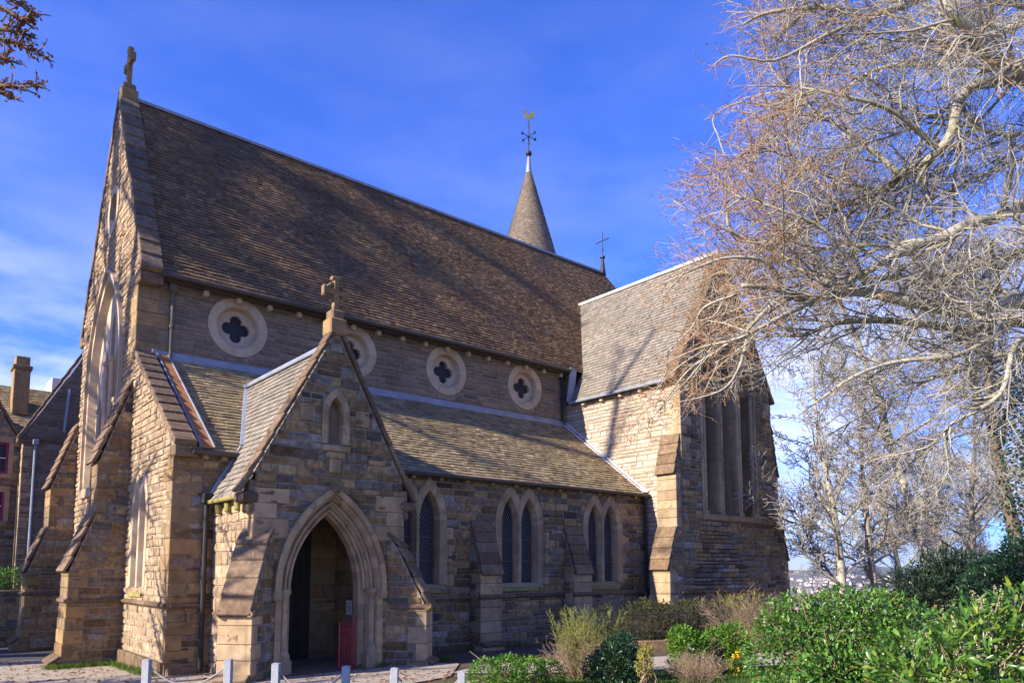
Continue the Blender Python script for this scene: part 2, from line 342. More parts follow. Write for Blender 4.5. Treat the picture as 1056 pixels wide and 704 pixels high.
def wall(name, fr, poly, holes, mats, parent, seed, **kw):
    mb = MB(); mb.mi = 1; fill(mb, fr, poly, holes); mb.mi = 0
    stones(mb, fr, poly, holes, seed=seed, **kw)
    return mb.build(name, mats, parent)
def slates(mb, fr, poly, w=(.15, .24), e=.155, seed=1, thick=.013):
    """rows of separate slates, each lapping the row below; fr.V runs up the slope"""
    rnd = random.Random(seed); v = min(p[1] for p in poly); vm = max(p[1] for p in poly); k = 0
    while v < vm-.02:
        iv = scan(poly, min(v+e*.5, vm-.005))
        for lo, hi in iv:
            u = lo - (rnd.random()*.15)
            while u < hi:
                l = rnd.uniform(*w); a, b = max(u, lo), min(u+l-.006, hi); u += l
                if b-a < .02: continue
                r = lambda s: rnd.uniform(-s, s)
                t = thick+rnd.uniform(0, .016); top = min(v+e*1.25, vm); sk = r(.008)
                lo_v = v+r(.008)+.014*math.sin(a*.8+v*.35)+.008*math.sin(a*2.3+v*1.1)-(.05 if rnd.random() < .006 else 0)
                vs = [fr(a, lo_v+sk, t+.012), fr(b, lo_v-sk, t+.012+r(.004)), fr(b, top, .006), fr(a, top, .006), fr(a, lo_v+sk, 0), fr(b, lo_v-sk, 0)]
                mb.add(vs, [(0, 1, 2, 3), (4, 5, 1, 0), (4, 0, 3), (5, 2, 1)])
        v += e; k += 1
def coping(mb, A, B, across, width, thick, n, lap=.03, jit=.008, seed=0):
    rnd = random.Random(seed); A = Vector(A); B = Vector(B); t = (B-A).normalized(); across = Vector(across).normalized()
    nn = across.cross(t)
    if nn.z < 0: nn = -nn
    l = (B-A).length/n
    for i in range(n):
        c = A + t*(l*(i+.5)); tl = lap/l
        t2 = (t - nn*tl).normalized(); n2 = (nn + t*tl).normalized()
        obox(mb, c + nn*(thick/2+lap*.5) + across*rnd.uniform(-jit, jit), t2, across, n2, (l/2*1.03, width/2, thick/2), .015)
# pointed arches
def lancet(a, z0, zs, za, off=0.0, nj=4, na=8, c=0.0, lim=None):
    """points from the foot of the right jamb over the apex to the foot of the left jamb"""
    h = za-zs; Rr = (a*a+h*h)/(2*a); ro = Rr+off; cx = a-Rr
    r = [(a+off, z0+(zs-z0)*i/nj) for i in range(nj)]
    th = math.acos(max(-1, min(1, -cx/ro)))
    r += [(cx+ro*math.cos(th*i/na), zs+ro*math.sin(th*i/na)) for i in range(na+1)]
    pts = r + [(-x, z) for x, z in r[-2::-1]]
    pts = [(x+c, z) for x, z in pts]
    if lim: pts = [(min(max(x, lim[0]), lim[1]), z) for x, z in pts]
    return pts
def ring(mb, fr, inn, out, back, df, db, dout=-.03, group=1):
    """blocks of a surround: flat face, splayed reveal running back to the glass, and the outer edge"""
    n = len(inn)
    for i in range(n-1):
        j = i+1; vs = []
        for p, d in ((out, dout), (out, df), (inn, df), (back, db)):
            for q in (i, j): vs.append(fr(p[q][0], p[q][1], d))
        mb.add(vs, [(0, 1, 3, 2), (2, 3, 5, 4), (4, 5, 7, 6)])
def hole_of(rings):
    return rings
def lattice(mb, fr, poly, d, s=.14, w=.006):
    vs = [p[1] for p in poly]; us = [p[0] for p in poly]; c0 = (min(us)+max(us))/2
    for sg in (1, -1):
        k = -60
        while k < 60:
            b0 = min(vs)+k*s
            # line v = b0 + sg*1.6*(u-c0)
            pts = []
            for i in range(len(poly)):
                (a, b), (c, e) = poly[i], poly[(i+1) % len(poly)]
                f1 = b-b0-sg*1.6*(a-c0); f2 = e-b0-sg*1.6*(c-c0)
                if (f1 <= 0) != (f2 <= 0):
                    t = f1/(f1-f2); pts.append((a+t*(c-a), b+t*(e-b)))
            if len(pts) == 2:
                A = fr(pts[0][0], pts[0][1], d); B = fr(pts[1][0], pts[1][1], d); t = (B-A)
                if t.length > .03:
                    t.normalize(); s_ = t.cross(fr.N).normalized()*w
                    o = fr.N*(.004 if sg > 0 else .007)
                    mb.add([A+s_, B+s_, B-s_, A-s_, A+s_+o, B+s_+o, B-s_+o, A-s_+o], [(4, 5, 6, 7), (0, 1, 5, 4), (2, 3, 7, 6)])
            k += 1
def quoins(mb, x, y, sx, sy, z0, z1, seed, a=(.30, .52), h=(.24, .34), proud=.034):
    """long-and-short corner stones; the corner is at (x,y), the walls run away along sx and sy"""
    rnd = random.Random(seed); z = z0; k = 0
    while z < z1-.05:
        hh = min(rnd.uniform(*h), z1-z); la, lb = (a[0], a[1]) if k % 2 else (a[1], a[0]); la += rnd.uniform(-.04, .04); lb += rnd.uniform(-.04, .04)
        p = proud+rnd.uniform(-.004, .004)
        abox(mb, *sorted((x-sx*p, x+sx*la)), *sorted((y-sy*p, y+sy*lb)), z+.003, z+hh-.003, .012)
        z += hh; k += 1
def string(mb, fr, u0, u1, z, proud=.10, h=.13, l=1.1):
    n = max(1, int(abs(u1-u0)/l)); 
    for i in range(n):
        a = u0+(u1-u0)*i/n; b = u0+(u1-u0)*(i+1)/n; g = .002
        p = [(z-h/2, -.02), (z-h/2, proud*.45), (z-h*.15, proud), (z+h*.12, proud), (z+h/2, .02), (z+h/2, -.02)]
        vs = [fr(a+g, q[0], q[1]) for q in p] + [fr(b-g, q[0], q[1]) for q in p]; m = len(p)
        mb.add(vs, [(k, (k+1) % m, m+(k+1) % m, m+k) for k in range(m)] + [tuple(range(m))[::-1], tuple(range(m, 2*m))])

# ------------------------------------------------------------------ the land
def smooth(a, b, x):
    t = max(0, min(1, (x-a)/(b-a))); return t*t*(3-2*t)
def gz(x, y):
    z = -.03*(y+4) if y > -4 else .05*(-4-y)
    z = max(-.5, min(.5, z))
    z -= smooth(24, 60, x)*6 + smooth(50, 420, x)*48
    r = math.hypot(x, y)
    if r > 60: z -= smooth(60, 400, r)*smooth(-40, 40, x)*6
    a = math.atan2(x, y)
    z += smooth(900, 4200, r)*(95+34*math.sin(a*9+.6)+16*math.sin(a*23)+8*math.sin(a*51))
    return z
mb = MB(); NA = 240; rr = [0.0]; r_ = .6
while r_ < 12000: rr.append(r_); r_ *= 1.085
vs = [(CAM.x, CAM.y, gz(CAM.x, CAM.y)-.01)]
for r_ in rr[1:]:
    for k in range(NA):
        a = 2*math.pi*k/NA; x, y = CAM.x+r_*math.sin(a), CAM.y+r_*math.cos(a); vs.append((x, y, gz(x, y)-.01))
fs = [(0, 1+k, 1+(k+1) % NA) for k in range(NA)]
mi = [1]*NA
for i in range(len(rr)-2):
    for k in range(NA):
        fs.append((1+i*NA+k, 1+(i+1)*NA+k, 1+(i+1)*NA+(k+1) % NA, 1+i*NA+(k+1) % NA)); mi.append(1 if rr[i+1] < 55 else 0)
mb.v = vs; mb.f = fs; mb.m = mi
tag(mb.build('ground', [M['land'], M['soil']], None, smooth=True), kind='structure')
def sheet(name, poly, mat, dz, step=.5):
    mb = MB(); xs = [p[0] for p in poly]; ys = [p[1] for p in poly]
    y = min(ys)
    while y < max(ys):
        y2 = min(y+step, max(ys)); A = scan(poly, y+1e-4); B = scan(poly, y2-1e-4)
        if A and B:
            n = max(1, int(max(A[0][1]-A[0][0], B[0][1]-B[0][0])/step))
            for i in range(n):
                a0 = A[0][0]+(A[0][1]-A[0][0])*i/n; a1 = A[0][0]+(A[0][1]-A[0][0])*(i+1)/n
                b0 = B[0][0]+(B[0][1]-B[0][0])*i/n; b1 = B[0][0]+(B[0][1]-B[0][0])*(i+1)/n
                mb.add([(a0, y, gz(a0, y)+dz), (a1, y, gz(a1, y)+dz), (b1, y2, gz(b1, y2)+dz), (b0, y2, gz(b0, y2)+dz)], [(0, 1, 2, 3)])
        y = y2
    return tag(mb.build(name, mat), kind='structure')
sheet('forecourt', [(-16, -13.5), (3.2, -9.2), (5.2, -6.8), (1.5, -3.0), (1.5, 3.0), (-16, 3.0)], M['gravel'], .012)
sheet('road', [(-16, 3.0), (8, 3.0), (8, 9.5), (-16, 9.5)], M['asphalt'], .016)
sheet('path', [(3.6, -8.6), (5.5, -10.9), (12.5, -16.0), (14.5, -14.2), (7.0, -8.6), (5.2, -7.6)], M['path'], .014)
sheet('lawn', [(-4, -19.0), (10, -30), (14, -17.5), (11.9, -15.9), (5.0, -10.9), (2.4, -9.6), (-1, -10.6)], M['lawn'], .018)

# ------------------------------------------------------------------ the church
W = 6.908; YR = 3.454; XT = 15.184; TY = -5.267; TW = 5.42; AY = -3.771
church = thing('church', 'old sandstone church with steep slate roofs, gabled porch and slim spirelet', 'church')
SF = F((0, 0, 0), X, Z, -Y)              # south clerestory
WF = F((0, 0, 0), Y, Z, -X)              # west front (u = y)
AF = F((0, AY, 0), X, Z, -Y)             # south aisle
TWF = F((XT, 0, 0), Y, Z, -X)            # transept west side
TSF = F((XT, TY, 0), X, Z, -Y)           # transept south gable
rub = [M['rubble'], M['mortar']]
circ = lambda cx, cz, r, n=40: [(cx+r*math.cos(2*math.pi*i/n), cz+r*math.sin(2*math.pi*i/n)) for i in range(n)]
# --- clerestory wall and its quatrefoils
qx = [2.544+3.497*i for i in range(4)]; qz = 8.761
wall('nave_wall', SF, [(0, 6.3), (XT+.3, 6.3), (XT+.3, 9.68), (0, 9.68)], [circ(x, qz, .80) for x in qx], [M['clere'], M['mortar']], church, 3, ch=(.09, .19), ln=(.25, .8), rough=.024, dep=(.005, .03))
def quatrefoil(cx, cz, c=.215, r=.172, n=9):
    ph = math.radians(45)+math.asin(c/(r*math.sqrt(2))); pts = []
    for k in range(4):
        a0 = k*math.pi/2
        for i in range(n):
            f = -ph+2*ph*i/n
            x, y = c+r*math.cos(f), r*math.sin(f); pts.append((cx+x*math.cos(a0)-y*math.sin(a0), cz+x*math.sin(a0)+y*math.cos(a0)))
    return pts
for x in qx:
    mb = MB(); n = 12
    for k in range(n):                       # twelve ring stones
        sub = 4
        for s in range(sub):
            pass
        A = [2*math.pi*(k+i/sub)/n for i in range(sub+1)]
        vs = []; fs = []
        prof = [(.82, -.02), (.82, .04), (.60, .045), (.565, .01), (.52, -.20)]
        for a in A:
            for (r_, d) in prof: vs.append(SF(x+r_*math.cos(a), qz+r_*math.sin(a), d))
        for i in range(sub):
            for j in range(len(prof)-1):
                q = len(prof); fs.append((i*q+j, i*q+j+1, (i+1)*q+j+1, (i+1)*q+j))
        mb.add(vs, fs)
    q = mb.build('quatrefoil_window', M['dressedclean'], church)
    mb = MB(); qf = quatrefoil(x, qz); fill(mb, SF, circ(x, qz, .535), [qf], -.17)
    for i in range(len(qf)):
        j = (i+1) % len(qf); mb.add([SF(*qf[i], -.17), SF(*qf[j], -.17), SF(*qf[j], -.30), SF(*qf[i], -.30)], [(0, 1, 2, 3)])
    mb.build('tracery', M['dressedclean'], q)
    mb = MB(); fill(mb, SF, circ(x, qz, .5), [], -.29); mb.build('pane', M['glass'], q)
# --- west gable
wa, wz0, wzs, wza = 1.95, 4.55, 7.55, 10.55
wout = lancet(wa, wz0, wzs, wza, .22, 6, 12, YR); 
ves = [(3.42+.46*math.sin(t), 12.66+.48*math.cos(t)) for t in [2*math.pi*i/24 for i in range(24)]]
vesb = [(3.42+(p[0]-3.42)*1.5, 12.66+(p[1]-12.66)*1.5) for p in ves]
wp = [(0, -.7), (W, -.7), (W, 10.14), (YR, 16.17), (0, 10.14)]
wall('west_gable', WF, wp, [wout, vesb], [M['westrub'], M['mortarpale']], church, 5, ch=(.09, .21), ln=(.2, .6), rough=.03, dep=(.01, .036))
mb = MB()
wi = lancet(wa, wz0, wzs, wza, 0, 6, 12, YR); wb = lancet(wa-.12, wz0, wzs, wza-.15, 0, 6, 12, YR)
ring(mb, WF, wi, wout, wb, .05, -.30)
ho = lancet(wa, wz0, wzs, wza, .30, 6, 12, YR); hi = lancet(wa, wz0, wzs, wza, .2, 6, 12, YR)
ring(mb, WF, hi, ho, hi, .13, .0)
for k in (-1, 1): fbox(mb, WF, YR+k*(wa+.25)-.12, YR+k*(wa+.25)+.12, wz0-.02, wz0+.25, -.02, .14)
fbox(mb, WF, YR-wa-.2, YR+wa+.2, wz0-.28, wz0, -.3, .10)
west_window = mb.build('west_window', M['dressedclean'], church)
# plate with five stepped lancets
lx = [-1.36, -.70, 0, .70, 1.36]; lt = [7.3, 8.6, 9.6, 8.6, 7.3]
hl = [lancet(.22, wz0+.15, t-.55, t, 0, 3, 6, YR+u) for u, t in zip(lx, lt)]
mb = MB(); fill(mb, WF, lancet(wa-.08, wz0, wzs, wza-.1, 0, 4, 12, YR), hl, -.16)
for h in hl:
    for i in range(len(h)-1): mb.add([WF(*h[i], -.16), WF(*h[i+1], -.16), WF(*h[i+1], -.36), WF(*h[i], -.36)], [(0, 1, 2, 3)])
for i in range(4):
    u = YR+(lx[i]+lx[i+1])/2; t = min(lt[i], lt[i+1])-.55
    tube(mb, [WF(u, wz0, -.10), WF(u, t, -.10)], .075, 10); fbox(mb, WF, u-.10, u+.10, t, t+.13, -.2, -.01); fbox(mb, WF, u-.10, u+.10, wz0, wz0+.14, -.2, -.01)
mb.build('tracery', M['dressedclean'], west_window)
mb = MB(); fill(mb, WF, lancet(wa-.1, wz0, wzs, wza-.13, 0, 4, 12, YR), [], -.34); mb.build('pane', M['glass'], west_window)
mb = MB(); k = len(ves)
for i in range(k):
    j = (i+1) % k
    mb.add([WF(*vesb[i], -.02), WF(*vesb[j], -.02), WF(*vesb[j], .045), WF(*vesb[i], .045), WF(*ves[j], .045), WF(*ves[i], .045), WF(*ves[j], -.3), WF(*ves[i], -.3)],
           [(0, 1, 2, 3), (3, 2, 4, 5), (5, 4, 6, 7)])
vw = mb.build('round_window', M['dressedclean'], church)
mb = MB(); fill(mb, WF, ves, [], -.28); mb.build('pane', M['glass'], vw)
# gable thickness, copings and cross
mb = MB()
coping(mb, (.20, -.32, 9.62), (.20, YR+.02, 16.20), X, .52, .16, 15, lap=.045, seed=1)
coping(mb, (.20, W+.32, 9.62), (.20, YR-.02, 16.20), X, .52, .16, 15, lap=.045, seed=2)
abox(mb, -.08, .50, -.34, .10, 9.36, 9.66, .03); abox(mb, -.08, .50, W-.10, W+.34, 9.36, 9.66, .03)
mb.build('gable_coping', M['weather'], church)
mb = MB(); mb.add([(.44, 0, 9), (.44, W, 9), (.44, W, 9.7), (.44, YR, 16.2), (.44, 0, 9.7)], [(0, 1, 2, 3, 4)])
mb.build('parapet_back', M['westrub'], church)
def stone_cross(mb, base, across, h, arm, t, wheel=0):
    base = Vector(base); across = Vector(across); dep = across.cross(Z)
    obox(mb, base+Z*.10, across, dep, Z, (t*1.25, t*1.25, .18), .03)
    obox(mb, base+Z*.36, across, dep, Z, (t*.95, t*.95, .12), .04)
    obox(mb, base+Z*(h*.62), across, dep, Z, (t*.42, t*.36, h*.40), .02)
    hc = h*.74
    obox(mb, base+Z*hc, across, dep, Z, (arm, t*.34, t*.40), .02)
    for s in (-1, 1): obox(mb, base+Z*hc+across*(s*arm), across, dep, Z, (t*.32, t*.38, t*.75), .03)
    obox(mb, base+Z*(h*1.0), across, dep, Z, (t*.75, t*.38, t*.30), .03)
    if wheel:
        for k in range(16):
            a0, a1 = 2*math.pi*k/16, 2*math.pi*(k+1)/16
            beam(mb, base+Z*(hc+wheel*math.sin(a0))+across*(wheel*math.cos(a0)), base+Z*(hc+wheel*math.sin(a1))+across*(wheel*math.cos(a1)), t*.5, t*.5, dep)
mb = MB(); stone_cross(mb, (.2, YR, 16.2), Y, 1.62, .40, .19); mb.build('gable_cross', M['ochre'], church)
# --- west wall of the aisle with its twin lancets
al = [(-1.60, .21), (-.98, .21)]
ah = [lancet(.2, 1.75, 3.35, 4.0, .16, 4, 6, u, lim=((-9, -1.29) if u < -1.29 else (-1.29, 9))) for u, _ in al]
ahole = ah[1][:-4] + [p for p in ah[0][4:]]
def pairhole(c, dist, a, z0, zs, za, off):
    rgt_ = lancet(a, z0, zs, za, off, 4, 8, c+dist/2, lim=(c, 99)); lf = lancet(a, z0, zs, za, off, 4, 8, c-dist/2, lim=(-99, c))
    rr_ = [p for p in rgt_ if p[0] > c+1e-6]; ll = [p for p in lf if p[0] < c-1e-6]
    zc = max([p[1] for p in rgt_ if p[0] <= c+1e-6] + [zs])
    return rr_ + [(c, zc)] + ll
def pairwindow(fr, c, dist, a, z0, zs, za, off, mat, parent, deep=.26, teeth=True, seed=0, chamf=.045, lat=True, sill='moss'):
    rnd = random.Random(seed); mb = MB()
    for s in (-1, 1):
        cc = c+s*dist/2; lim = (c, 99) if s > 0 else (-99, c)
        ring(mb, fr, lancet(a+chamf, z0, zs, za+chamf*1.5, 0, 4, 8, cc), lancet(a+chamf, z0, zs, za+chamf*1.5, off, 4, 8, cc, lim), lancet(a, z0, zs, za, 0, 4, 8, cc), .04, -.10)
        inn = lancet(a, z0, zs, za, 0, 4, 8, cc)
        for i in range(len(inn)-1): mb.add([fr(*inn[i], -.10), fr(*inn[i+1], -.10), fr(*inn[i+1], -deep), fr(*inn[i], -deep)], [(0, 1, 2, 3)])
        if teeth:
            z = z0-.05; k = 0
            while z < zs-.1:
                h = .31
                if k % 2 == 0: u = cc+s*(a+chamf+off); fbox(mb, fr, u-.02, u+s*rnd.uniform(.15, .26), z, z+h-.006, -.02, .037)
                z += h; k += 1
    w = mb.build('lancet_window', mat, parent)
    mb = MB(); hw = dist/2+a+chamf+.02
    mb.add([fr(c-hw, z0+.02, -.22), fr(c+hw, z0+.02, -.22), fr(c+hw, z0-.14, .07), fr(c-hw, z0-.14, .07), fr(c+hw, z0-.22, .07), fr(c-hw, z0-.22, .07), fr(c-hw, z0-.22, -.02), fr(c+hw, z0-.22, -.02)],
           [(0, 1, 2, 3), (3, 2, 4, 5), (0, 3, 5, 6), (1, 2, 4, 7)])
    mb.build('sill', M[sill], w)
    for s in (-1, 1):
        p = lancet(a+.01, z0-.02, zs, za+.01, 0, 2, 8, c+s*dist/2)
        mb = MB(); fill(mb, fr, p, [], -deep+.04); mb.build('pane', M['glass'], w)
        if lat:
            mb = MB(); lattice(mb, fr, lancet(a, z0, zs, za, 0, 2, 8, c+s*dist/2), -deep+.06)
            for zz in (z0+.62, z0+1.24): fbox(mb, fr, c+s*dist/2-a, c+s*dist/2+a, zz-.008, zz+.008, -deep+.05, -deep+.075, .002)
            mb.build('lattice', M['lattice'], w)
    return w
awp = [(AY, -.4), (0, -.4), (0, 7.55), (AY, 4.72)]
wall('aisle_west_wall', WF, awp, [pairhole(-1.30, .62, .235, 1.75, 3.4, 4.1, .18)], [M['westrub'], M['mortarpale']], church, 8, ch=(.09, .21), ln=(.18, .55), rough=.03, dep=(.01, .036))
pairwindow(WF, -1.30, .62, .20, 1.75, 3.4, 4.05, .18, M['dressedclean'], church, seed=3, lat=False)
mb = MB(); coping(mb, (.16, AY-.12, 4.70), (.16, -.06, 7.52), X, .46, .14, 11, lap=.04, seed=5); abox(mb, -.06, .42, AY-.17, AY+.2, 4.5, 4.74, .03)
mb.build('aisle_coping', M['weather'], church)
# --- aisle south wall with three pairs of lancets
wc = [6.023+3.492*i for i in range(3)]
holes = [pairhole(c, .724, .31, 1.76, 3.42, 4.22, .23) for c in wc]
wall('aisle_wall', AF, [(0, -.3), (XT, -.3), (XT, 4.74), (0, 4.74)], holes, rub, church, 11, ch=(.11, .25), ln=(.22, .7), rough=.03, dep=(.005, .035))
for i, c in enumerate(wc): pairwindow(AF, c, .724, .275, 1.76, 3.45, 4.16, .235, M['dressed'], church, seed=20+i)
mb = MB()
string(mb, AF, .02, 15.1, 1.406); string(mb, WF, AY, -.12, 1.406)
mb.build('string_course', M['weather'], church)
mb = MB(); rnd = random.Random(4); u = .0                    # plinth
while u < 15.0:
    l = rnd.uniform(.7, 1.2); fbox(mb, AF, u+.003, min(u+l, 15.1)-.003, -.3, .16+rnd.uniform(-.01, .01), -.05, .11, .03); u += l
u = AY
while u < -.2:
    l = rnd.uniform(.7, 1.0); fbox(mb, WF, u+.003, min(u+l, -.12)-.003, -.4, .26, -.05, .12, .03); u += l
mb.build('plinth', M['weather'], church)
mb = MB(); quoins(mb, 0, AY, 1, 1, -.3, 4.5, 1, a=(.34, .6)); mb.build('aisle_quoins', M['ochre'], church)
mb = MB(); quoins(mb, 0, 0, 1, 1, 7.5, 9.4, 2, a=(.5, .8), h=(.3, .42)); mb.build('nave_quoins', M['ochre'], church)
# --- transept
wall('transept_west_wall', TWF, [(TY, -.3), (.2, -.3), (.2, 8.40), (TY, 8.40)], [], [M['tranrub'], M['mortarpale']], church, 13, ch=(.11, .24), ln=(.22, .7), rough=.026, dep=(.005, .03))
tg = [(0, -.4), (TW, -.4), (TW, 8.64), (TW/2, 13.31), (0, 8.64)]
tl = [(1.62, 9.5), (2.74, 10.7), (3.86, 9.5)]
th = [lancet(.44, 4.0, t-1.0, t, .12, 5, 8, u) for u, t in tl]
wall('transept_gable', TSF, tg, th, rub, church, 15, ch=(.10, .22), ln=(.2, .65), rough=.03, dep=(.005, .035))
mb = MB()
for u, t in tl:
    ring(mb, TSF, lancet(.44, 4.0, t-1.0, t, 0, 5, 8, u), lancet(.44, 4.0, t-1.0, t, .13, 5, 8, u), lancet(.41, 4.0, t-1.0, t-.05, 0, 5, 8, u), .045, -.66)
for u in (1.14, 1.30, 2.12, 2.24, 3.24, 3.36, 4.18, 4.34):
    t = 8.4; tube(mb, [TSF(u, 4.1, -.03), TSF(u, t, -.03)], .075, 10); fbox(mb, TSF, u-.1, u+.1, t, t+.16, -.14, .09, .03); fbox(mb, TSF, u-.1, u+.1, 3.98, 4.12, -.14, .09, .03)
fbox(mb, TSF, 1.0, 4.48, 3.78, 3.99, -.3, .10, .03)
tw = mb.build('transept_window', M['dressed'], church)
for u, t in tl:
    mb = MB(); fill(mb, TSF, lancet(.42, 4.0, t-1.0, t-.03, 0, 3, 8, u), [], -.62); mb.build('pane', M['glass'], tw)
mb = MB(); string(mb, TSF, -.2, TW+.2, 1.43); string(mb, TWF, TY, AY-.02, 1.43); mb.build('transept_string', M['weather'], church)
mb = MB(); quoins(mb, XT, TY, 1, 1, 5.7, 8.3, 3); mb.build('corner_stones', M['dressed'], church)
mb = MB(); quoins(mb, XT+TW, TY, -1, 1, 7.2, 8.3, 4); mb.build('corner_stones', M['dressed'], church)
mb = MB(); coping(mb, (XT-.22, TY+.17, 8.30), (XT+TW/2, TY+.17, 13.35), Y, .44, .13, 11, seed=6); coping(mb, (XT+TW+.22, TY+.17, 8.30), (XT+TW/2, TY+.17, 13.35), Y, .44, .13, 11, seed=7)
mb.build('transept_coping', M['weather'], church)
# far walls that close the body of the church
mb = MB()
mb.add([(0, W, -.8), (24.2, W, -.8), (24.2, W, 9.7), (0, W, 9.7)], [(0, 1, 2, 3)])
mb.add([(24.2, 0, -2), (24.2, W, -2), (24.2, W, 9.7), (24.2, 0, 9.7)], [(0, 1, 2, 3)])
mb.add([(XT+.3, 0, -1), (24.2, 0, -2), (24.2, 0, 9.7), (XT+.3, 0, 9.7)], [(0, 1, 2, 3)])
mb.add([(XT+TW, TY, -1), (XT+TW, 0, -1), (XT+TW, 0, 8.45), (XT+TW, TY, 8.45)], [(0, 1, 2, 3)])
mb.build('rear_wall', M['rubble'], church)
# --- buttresses
def buttress(O, out, side, width, prof, mats, seed, base=None, wname='buttress', slabs=3, quo='ochre', front=None):
    """prof: list of (distance out, height) from the foot up; sloping runs become weathering slabs"""
    O = Vector(O); out = Vector(out).normalized(); side = Vector(side).normalized(); mb = MB(); rnd = random.Random(seed)
    poly = [(0, prof[0][1])] + prof + ([(0, prof[-1][1])] if prof[-1][0] > .02 else [])
    for s in (0, 1):
        fr = F(O+side*(width*s), out, Z, side*(1 if s else -1))
        mb.mi = 1; fill(mb, fr, poly); mb.mi = 0; stones(mb, fr, poly, seed=seed+s, ch=(.11, .25), ln=(.2, .55), dep=(.006, .028), rough=.022)
    for i in range(len(prof)-1):
        (a, z0), (b, z1) = prof[i], prof[i+1]
        if abs(a-b) < .09 and z1-z0 > .3:                    # upright face: dressed blocks carried round the corners
            mb.mi = 2; z = z0; k = 0
            while z < z1-.03:
                h = min(rnd.uniform(.26, .36), z1-z); am = a+(b-a)*((z+h/2)-z0)/(z1-z0)
                d = .42 if k % 2 else .24
                d = min(d, am*.9)
                obox(mb, O+out*(am-d/2+.022)+side*(width/2)+Z*(z+h/2), out, side, Z, (d/2, width/2+.034, h/2-.003), .014)
                z += h; k += 1
        elif z1 > z0:                         # weathering
            mb.mi = 3; A = O+out*a+Z*z0+side*(width/2); B = O+out*b+Z*z1+side*(width/2)
            n = max(1, int((B-A).length/.30)); coping(mb, A+out*.05-Z*.04, B, side, width+.06, .07, n, lap=.035, seed=seed)
    return mb.build(wname, [mats[0], mats[1], M[quo], M['weather']], church)
wp_ = [(1.42, -.55), (1.42, -.02), (1.26, .12), (1.20, 1.38), (1.20, 2.12), (.70, 3.50), (.70, 4.75), (0, 6.85)]
buttress((0, -.10, 0), -X, Y, .85, wp_, rub, 31)
buttress((0, 6.80, 0), -X, Y, .85, [(a, z-.05) for a, z in wp_], rub, 41)
for y0 in (-.10, 6.80):
    mb = MB(); string(mb, F((0, y0, 0), -X, Z, -Y), 0, 1.22, 1.42, .07); string(mb, F((-1.20, y0, 0), Y, Z, -X), -.08, .93, 1.42, .09); mb.build('buttress_string', M['weather'], church)
for x in (7.74, 11.27):
    buttress((x, AY, 0), -Y, X, .68, [(.62, -.3), (.62, .12), (.50, .2), (.50, 2.02), (0, 3.45)], rub, int(50+x), quo='dressed')
for x in (7.74, 11.27): mb = MB(); string(mb, F((x, AY-.5, 0), X, Z, -Y), -.08, .76, 1.42, .08, l=.8); mb.build('buttress_string', M['weather'], church)
tp = [(1.55, -.4), (1.42, .1), (1.30, 1.4), (1.30, 2.05), (1.18, 2.1), (.55, 3.5), (.50, 5.2), (.42, 5.25), (0, 6.6)]
buttress((XT, TY+.02, 0), -X, Y, .72, [(.95, -.4), (.80, .1), (.72, 1.4), (.72, 2.15), (.30, 3.5), (.30, 5.25), (0, 6.55)], rub, 61, quo='dressed')
buttress((XT+TW, TY+.02, 0), X, Y, .72, [(1.10, -1.2), (1.02, .1), (.98, 1.55), (.9, 2.5), (.42, 4.5), (.40, 5.6), (.12, 7.2), (0, 7.5)], rub, 67, quo='dressed')
# --- nave roof, aisle roof, transept roof
sl = 1.714
def roofframe(O, along, upslope):
    al_ = Vector(along).normalized(); us = Vector(upslope).normalized(); n = al_.cross(us)
    if n.z < 0: n = -n
    return F(O, al_, us, n)
def roof(name, fr, poly, mat, seed, **kw):
    mb = MB(); mb.mi = 1; fill(mb, fr, poly, [], -.02); mb.mi = 0; slates(mb, fr, poly, seed=seed, **kw); return mb.build(name, [mat, M['under']], church)
ze = 9.66; ye = -.40; h = 16.26-ze; Ls = math.hypot(h, h/sl)
NF = roofframe((.40, ye, ze), X, (0, 1/sl, 1))
nave_roof = roof('nave_roof', NF, [(0, 0), (24.0, 0), (20.75, Ls), (0, Ls)], M['slate'], 71, w=(.13, .22), e=.135, thick=.016)
NN = roofframe((.40, W-ye, ze), X, (0, -1/sl, 1)); mb = MB(); fill(mb, NN, [(0, 0), (24.0, 0), (20.75, Ls), (0, Ls)]); mb.build('rear_slope', M['slate'], nave_roof)
mb = MB(); hp = [(24.4, ye, ze), (24.4, W-ye, ze), (21.15, YR, 16.26)]; mb.add(hp, [(0, 1, 2)]); mb.build('hip_slope', M['slate'], nave_roof)
mb = MB()
for i in range(42): beam(mb, (.42+i*.494, YR, 16.29), (.42+(i+1)*.494-.006, YR, 16.29), .20, .10)
mb.build('ridge', M['lead'], nave_roof)
asl = .7465; za0 = 4.80; ya0 = -3.93; za0 = 7.576+asl*ya0
LA = math.hypot(ya0, asl*ya0)
AR = roofframe((.36, ya0, za0), X, (0, 1, asl))
aisle_roof = roof('aisle_roof', AR, [(0, 0), (XT-.36, 0), (XT-.36, LA), (0, LA)], M['slate2'], 73, w=(.15, .26), e=.16)
mb = MB(); beam(mb, (.36, -.06, 7.62), (14.95, -.06, 7.62), .06, .22, ch=.01); mb.build('lead_flashing', M['lead'], aisle_roof)
mb = MB(); beam(mb, (.62, -.02, 7.655), (.62, ya0, za0+.075), .25, .05); mb.build('valley_sheet', M['rust'], aisle_roof)
mb = MB(); beam(mb, (.49, -.02, 7.66), (.475, ya0, za0+.08), .04, .09); beam(mb, (.75, -.02, 7.66), (.765, ya0, za0+.08), .04, .09); mb.build('lead_flashing', M['lead'], aisle_roof)
